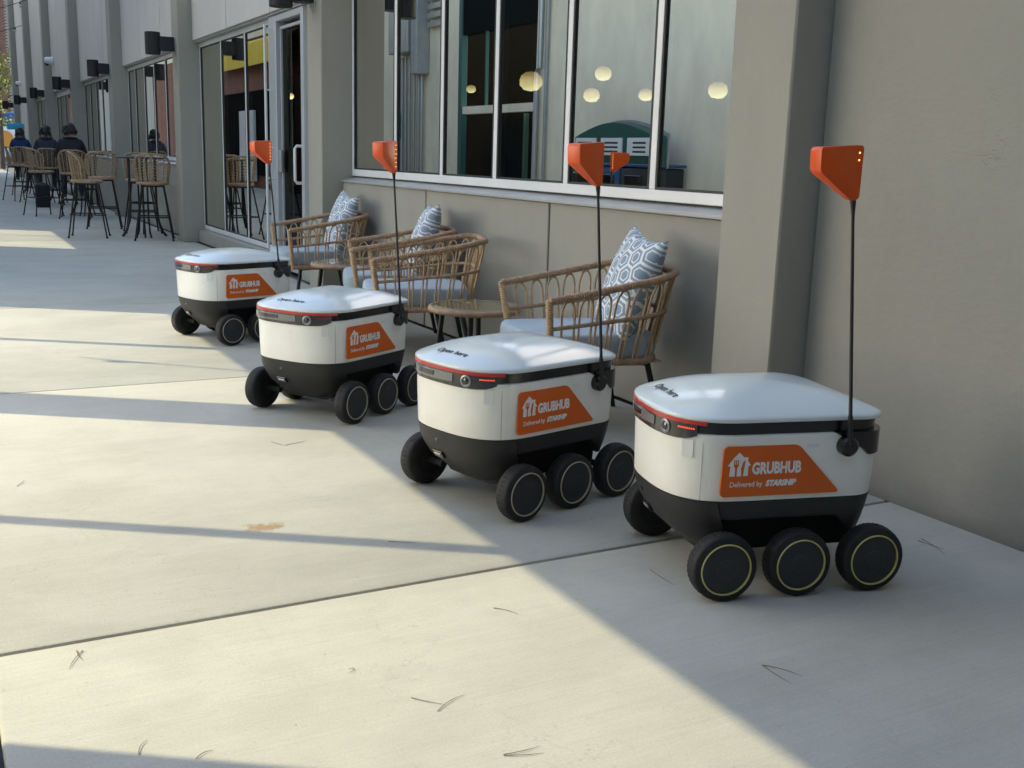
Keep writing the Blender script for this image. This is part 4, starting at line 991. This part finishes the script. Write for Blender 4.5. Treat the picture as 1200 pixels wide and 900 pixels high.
# ------------------------------------------------------------------ bar stools and high tables
stool_mesh = {}
def spt(a, f):
    """point on the stool's bucket back; a across (-1..1), f up (0..1)"""
    th = R(72)*a; r_ = lerp(0.195, 0.235, f); zt = 1.10 - 0.13*abs(a)**3.5
    return Vector((r_*math.sin(th), -r_*math.cos(th)*1.0 + 0.02, lerp(0.735, zt, f)))
def make_stool(label, loc, rz):
    t = thing('bar_stool', label, 'bar stool', loc, R(rz), 'woven bar stools on the walkway')
    def part(name, key, fn, m, sm=50):
        if key not in stool_mesh: stool_mesh[key] = fn().mesh(name, m, sm)
        return obj(name, stool_mesh[key], t)
    part('back_rim', 'rim', lambda: MB().tube([spt(-1, f) for f in (0, 0.3, 0.6, 0.85)] + [spt(-0.97+1.94*i/24, 1.0) for i in range(25)] + [spt(1, f) for f in (0.85, 0.6, 0.3, 0)], 0.013, 6), 'wicker_stool')
    for i in range(7):
        a = -0.86+1.72*i/6
        part('rib', 'rib%d' % i, lambda a=a: MB().tube([spt(a, f) for f in (0, 0.35, 0.7, 1.0)], 0.007, 5), 'wicker_stool')
    def weave():
        b = MB()
        for i in range(8):
            a0 = -1 + 0.25*i + 0.02; a1 = a0+0.21; sg_ = 1 if i % 2 else -1
            for j in range(9):
                f = 0.03+j*0.106; d = 0.10
                p, q = (f, min(0.99, f+d)) if sg_ > 0 else (min(0.99, f+d), f)
                b.tube([spt(a0, p), spt((a0+a1)/2, (p+q)/2), spt(a1, q)], 0.0046, 4)
        return b
    q = part('weave', 'weave', weave, 'wicker_stool'); q['kind'] = 'stuff'
    part('seat', 'seat', lambda: MB().lathe([(0, 0.705), (0.18, 0.705), (0.205, 0.72), (0.205, 0.738), (0.19, 0.748), (0.0, 0.742)], 28), 'wicker_stool')
    for sx in (1, -1):
        for sy in (1, -1):
            part('leg', 'l%d%d' % (sx, sy), lambda: MB().tube([(sx*0.13, sy*0.13, 0.71), (sx*0.235, sy*0.235, 0.0)], 0.0105, 7), 'black_metal')
            part('foot_cap', 'c%d%d' % (sx, sy), lambda: MB().tube([(sx*0.234, sy*0.234, 0.02), (sx*0.2365, sy*0.2365, 0.0)], 0.015, 8), 'black_metal')
    k = lerp(0.235, 0.13, 0.30/0.71)
    part('foot_rest', 'fr', lambda: MB().tube([(k, k, 0.30), (-k, k, 0.30), (-k, -k, 0.30), (k, -k, 0.30)], 0.009, 6, True), 'black_metal')
    part('under_frame', 'uf', lambda: MB().tube([(0.135, 0.135, 0.695), (-0.135, 0.135, 0.695), (-0.135, -0.135, 0.695), (0.135, -0.135, 0.695)], 0.010, 6, True), 'black_metal')
    return t
# local: back at -y, sitter faces +y
make_stool('woven bar stool nearest the pilaster, its back turned to the camera', (-14.72, 2.60, 0), 78)
make_stool('woven bar stool with sunlit golden back, front of the first high table', (-15.25, 1.86, 0), -12)
make_stool('woven bar stool across the first high table, seen behind the nearest stool', (-15.98, 2.66, 0), -95)
make_stool('woven bar stool behind the golden-backed stool, its back towards the camera', (-16.9, 2.28, 0), 80)
make_stool('woven bar stool left of the golden-backed one, set sideways to the walkway', (-19.95, 1.72, 0), 20)
make_stool('woven bar stool at the left edge, in front of the person in blue', (-25.2, 1.72, 0), 25)
make_stool('woven bar stool next to the leftmost one, half hidden by it', (-24.4, 2.0, 0), 35)
make_stool('woven bar stool under the person in the black jacket', (-19.25, 2.15, 0), 80)
make_stool('woven bar stool under the person in the slate hooded jacket', (-23.25, 2.15, 0), 80)
make_stool('woven bar stool under the person in the blue jacket', (-28.0, 2.02, 0), 80)
def high_table(label, loc, rz=0):
    t = thing('high_table', label, 'table', loc, R(rz), 'black high tables on the walkway')
    b = MB(); b.lathe([(0, 1.035), (0.33, 1.035), (0.34, 1.045), (0.34, 1.055), (0.33, 1.06), (0, 1.06)], 40); b.build('table_top', 'dark_wood', t, 30)
    for k in range(4):
        a = R(45+90*k); c, s_ = math.cos(a), math.sin(a)
        for dd in (-0.03, 0.03):
            ox, oy = -s_*dd, c*dd
            b = MB(); b.tube([(0.17*c+ox, 0.17*s_+oy, 1.035), (0.17*c+ox, 0.17*s_+oy, 0.42), (0.185*c+ox, 0.185*s_+oy, 0.22), (0.23*c+ox, 0.23*s_+oy, 0.08), (0.285*c+ox*1.3, 0.285*s_+oy*1.3, 0.0)], 0.013, 7); b.build('leg', 'black_metal', t, 50)
    b = MB(); b.lathe([(0.145, 0.44), (0.155, 0.44), (0.155, 0.46), (0.145, 0.46), (0.145, 0.44)], 28); b.build('ring', 'black_metal', t, 40)
high_table('round black high table beside the pilaster, nearest of the high tables', (-15.30, 2.57, 0), 45)
high_table('black high table in front of the person in the black jacket', (-19.95, 2.42, 0), 20)
high_table('black high table in front of the person in the slate hooded jacket', (-24.0, 2.45, 0), 30)
high_table('black high table by the person in the blue jacket', (-28.7, 2.3, 0), 10)
b = MB(); bm_ = soft_box(0.16, 0.13, 0.21, 0.45); bag = bm_.build('backpack', 'cloth_black', None, 50); bag.location = (-22.6, 1.95, 0.21)
tag(bag, 'black bag standing on the concrete under the far stools', 'bag')
hb = MB(); hb.tube([(-0.05, 0, 0.2), (-0.03, 0, 0.27), (0.03, 0, 0.27), (0.05, 0, 0.2)], 0.012, 6); hb.build('handle', 'cloth_black', bag, 50)

# ------------------------------------------------------------------ people sitting with their backs to the camera
def person(label, loc, rz, cloth, hair, hood=False, lean=0.10):
    """seated figure facing +y, seat height 0.74"""
    J = [((0, 0, 0.80), 0.155), ((0, -0.01, 0.95), 0.145), ((0, 0.0, 1.10), 0.165), ((0, lean*0.4, 1.23), 0.155), ((0, lean*0.7, 1.315), 0.075), ((0, lean*0.85, 1.36), 0.062), ((0, lean+0.01, 1.42), 0.085), ((0, lean+0.012, 1.50), 0.092), ((0, lean+0.005, 1.555), 0.06)]
    E = [(i, i+1) for i in range(8)]
    def chain(start, pts):
        k = start
        for p, r_ in pts:
            J.append((p, r_)); E.append((k, len(J)-1)); k = len(J)-1
    for s_ in (1, -1):
        chain(3, [((s_*0.155, lean*0.3, 1.24), 0.075), ((s_*0.205, lean*0.3+0.03, 1.12), 0.058), ((s_*0.225, lean*0.3+0.10, 1.01), 0.050), ((s_*0.18, lean*0.3+0.27, 1.07), 0.042), ((s_*0.12, lean*0.3+0.34, 1.085), 0.035), ((s_*0.10, lean*0.3+0.42, 1.09), 0.028)])
        chain(0, [((s_*0.10, 0.06, 0.79), 0.105), ((s_*0.13, 0.30, 0.80), 0.080), ((s_*0.14, 0.46, 0.78), 0.064), ((s_*0.14, 0.42, 0.55), 0.055), ((s_*0.14, 0.36, 0.36), 0.042), ((s_*0.14, 0.42, 0.32), 0.038), ((s_*0.145, 0.52, 0.315), 0.03)])
    me = bpy.data.meshes.new('person_cage'); me.from_pydata([j[0] for j in J], E, [])
    o = bpy.data.objects.new('person_tmp', me); COL.objects.link(o)
    sk = o.modifiers.new('skin', 'SKIN'); sk.use_smooth_shade = True
    for i, q in enumerate(me.skin_vertices[0].data):
        r_ = J[i][1]; q.radius = (r_*(1.32 if i in (1, 2, 3) else 1.0), r_*(0.80 if i in (1, 2, 3) else 1.0)); q.use_root = (i == 0)
    ss = o.modifiers.new('sub', 'SUBSURF'); ss.levels = 2; ss.render_levels = 2
    dg = bpy.context.evaluated_depsgraph_get(); dg.update()
    m2 = bpy.data.meshes.new_from_object(o.evaluated_get(dg)); bpy.data.objects.remove(o)
    m2.name = 'body'; m2.materials.clear()
    for q in (cloth, 'skin', 'trousers', 'lens'): m2.materials.append(MATS[q])
    for p in m2.polygons:
        c = p.center
        p.use_smooth = True
        p.material_index = 1 if (c.z > 1.345 or (c.y > lean*0.3+0.36 and 0.98 < c.z < 1.2)) else (2 if (c.z < 0.86 and (c.y > 0.10 or c.z < 0.72)) else 0)
        if c.z < 0.38: p.material_index = 3
    t = thing('person', label, 'person', loc, R(rz), 'people sitting at the high tables')
    obj('body', m2, t); t.scale = (0.94, 0.94, 0.94); t.location.z = 0.045
    b = MB(); rnd = random.Random(hash(label) % 1000); rs = []
    for i in range(9):
        v = i/8; ph = R(-38+128*v); r_ = 0.098*math.cos(ph); rs.append([(r_*math.cos(2*math.pi*k/20)*(1+rnd.uniform(-.05, .05)), (lean-0.012)+r_*1.08*math.sin(2*math.pi*k/20) - (0.02 if v < 0.3 else 0), 1.475+0.118*math.sin(ph)+(0.03 if (math.sin(2*math.pi*k/20) > 0.5 and v < 0.35) else 0)+rnd.uniform(-.006, .006)) for k in range(20)])
    b.rings(rs)
    for _ in range(26):
        a = rnd.uniform(0, 6.28); ph = rnd.uniform(-0.5, 1.3); r_ = 0.104*math.cos(ph); p0 = Vector((r_*math.cos(a), lean-0.012+r_*1.05*math.sin(a), 1.475+0.115*math.sin(ph)))
        b.tube([p0, p0+Vector((rnd.gauss(0, .02), rnd.gauss(0, .02), -0.03)), p0+Vector((rnd.gauss(0, .03), rnd.gauss(0, .03), -0.065))], [0.022, 0.018, 0.006], 5)
    b.build('hair', hair, t, 60)
    for s_ in (1, -1):
        b = MB(); b.lathe([(0, -0.012), (0.022, -0.01), (0.028, 0.0), (0.02, 0.008), (0, 0.01)], 10, Matrix.Translation((s_*0.102, lean+0.02, 1.455)) @ Matrix.Rotation(R(90), 4, 'Y')); b.build('ear', 'skin', t, 50)
    b = MB(); b.tube([(0.10*math.cos(a)*1.15, lean*0.6+0.10*math.sin(a)*0.95, 1.315+0.02*(-math.sin(a))) for a in [2*math.pi*k/20 for k in range(20)]], 0.030 if hood else 0.018, 7, True); b.build('hood' if hood else 'collar', cloth, t, 50)
    return t
person('person in a black jacket with short dark hair, seated with back to the camera', (-19.25, 2.13, 0), 84, 'cloth_black', 'hair_dark')
person('person in a slate hooded jacket with rounded dark hair, second from the camera', (-23.25, 2.13, 0), 88, 'cloth_slate', 'hair_dark', True)
person('person in a blue jacket with brown hair, farthest from the camera', (-28.0, 2.0, 0), 80, 'cloth_blue', 'hair_brown', True)

# ------------------------------------------------------------------ fallen pine needles
needles = [(-1.83, 1.715, -1.744, 1.764), (-1.83, 1.715, -1.725, 1.714), (-2.046, 0.878, -1.987, 0.932), (-1.966, 0.907, -2.007, 0.99), (-1.748, 0.956, -1.744, 1.04), (-1.745, 0.955, -1.717, 1.035), (-2.405, 1.271, -2.337, 1.313), (-2.596, 0.251, -2.507, 0.21), (-2.602, 0.238, -2.539, 0.246), (-2.064, 0.293, -2.114, 0.317), (-2.458, 1.827, -2.331, 1.822), (-2.302, 2.792, -2.21, 2.806), (-2.309, 2.816, -2.17, 2.766), (-2.996, 1.202, -2.953, 1.28), (-4.224, 1.237, -4.258, 1.332), (-2.238, 0.808, -2.217, 0.792), (-4.299, 1.197, -4.209, 1.236), (-4.05, 0.206, -4.116, 0.234), (-2.0, 0.392, -2.017, 0.43)]
for i, (xa, ya, xb, yb) in enumerate(needles):
    x, y = (xa+xb)/2, (ya+yb)/2; L = math.hypot(xb-xa, yb-ya); c, s_ = (xb-xa)/L, (yb-ya)/L; cv = 0.004*(1 if i % 3 else -1.5)
    b = MB(); b.tube([(L*u*c + cv*(1-4*u*u)*s_, L*u*s_ - cv*(1-4*u*u)*c, 0.0012+0.004*(0.25-u*u)) for u in (-0.5, -0.3, -0.1, 0.1, 0.3, 0.5)], [0.0011, 0.0009, 0.0008, 0.0008, 0.0006, 0.0003], 4)
    o = b.build('pine_needle', 'needle'); o.location = (x, y, 0.0005)
    tag(o, 'thin brown pine needle fallen on the concrete', 'pine needle', 'fallen pine needles')
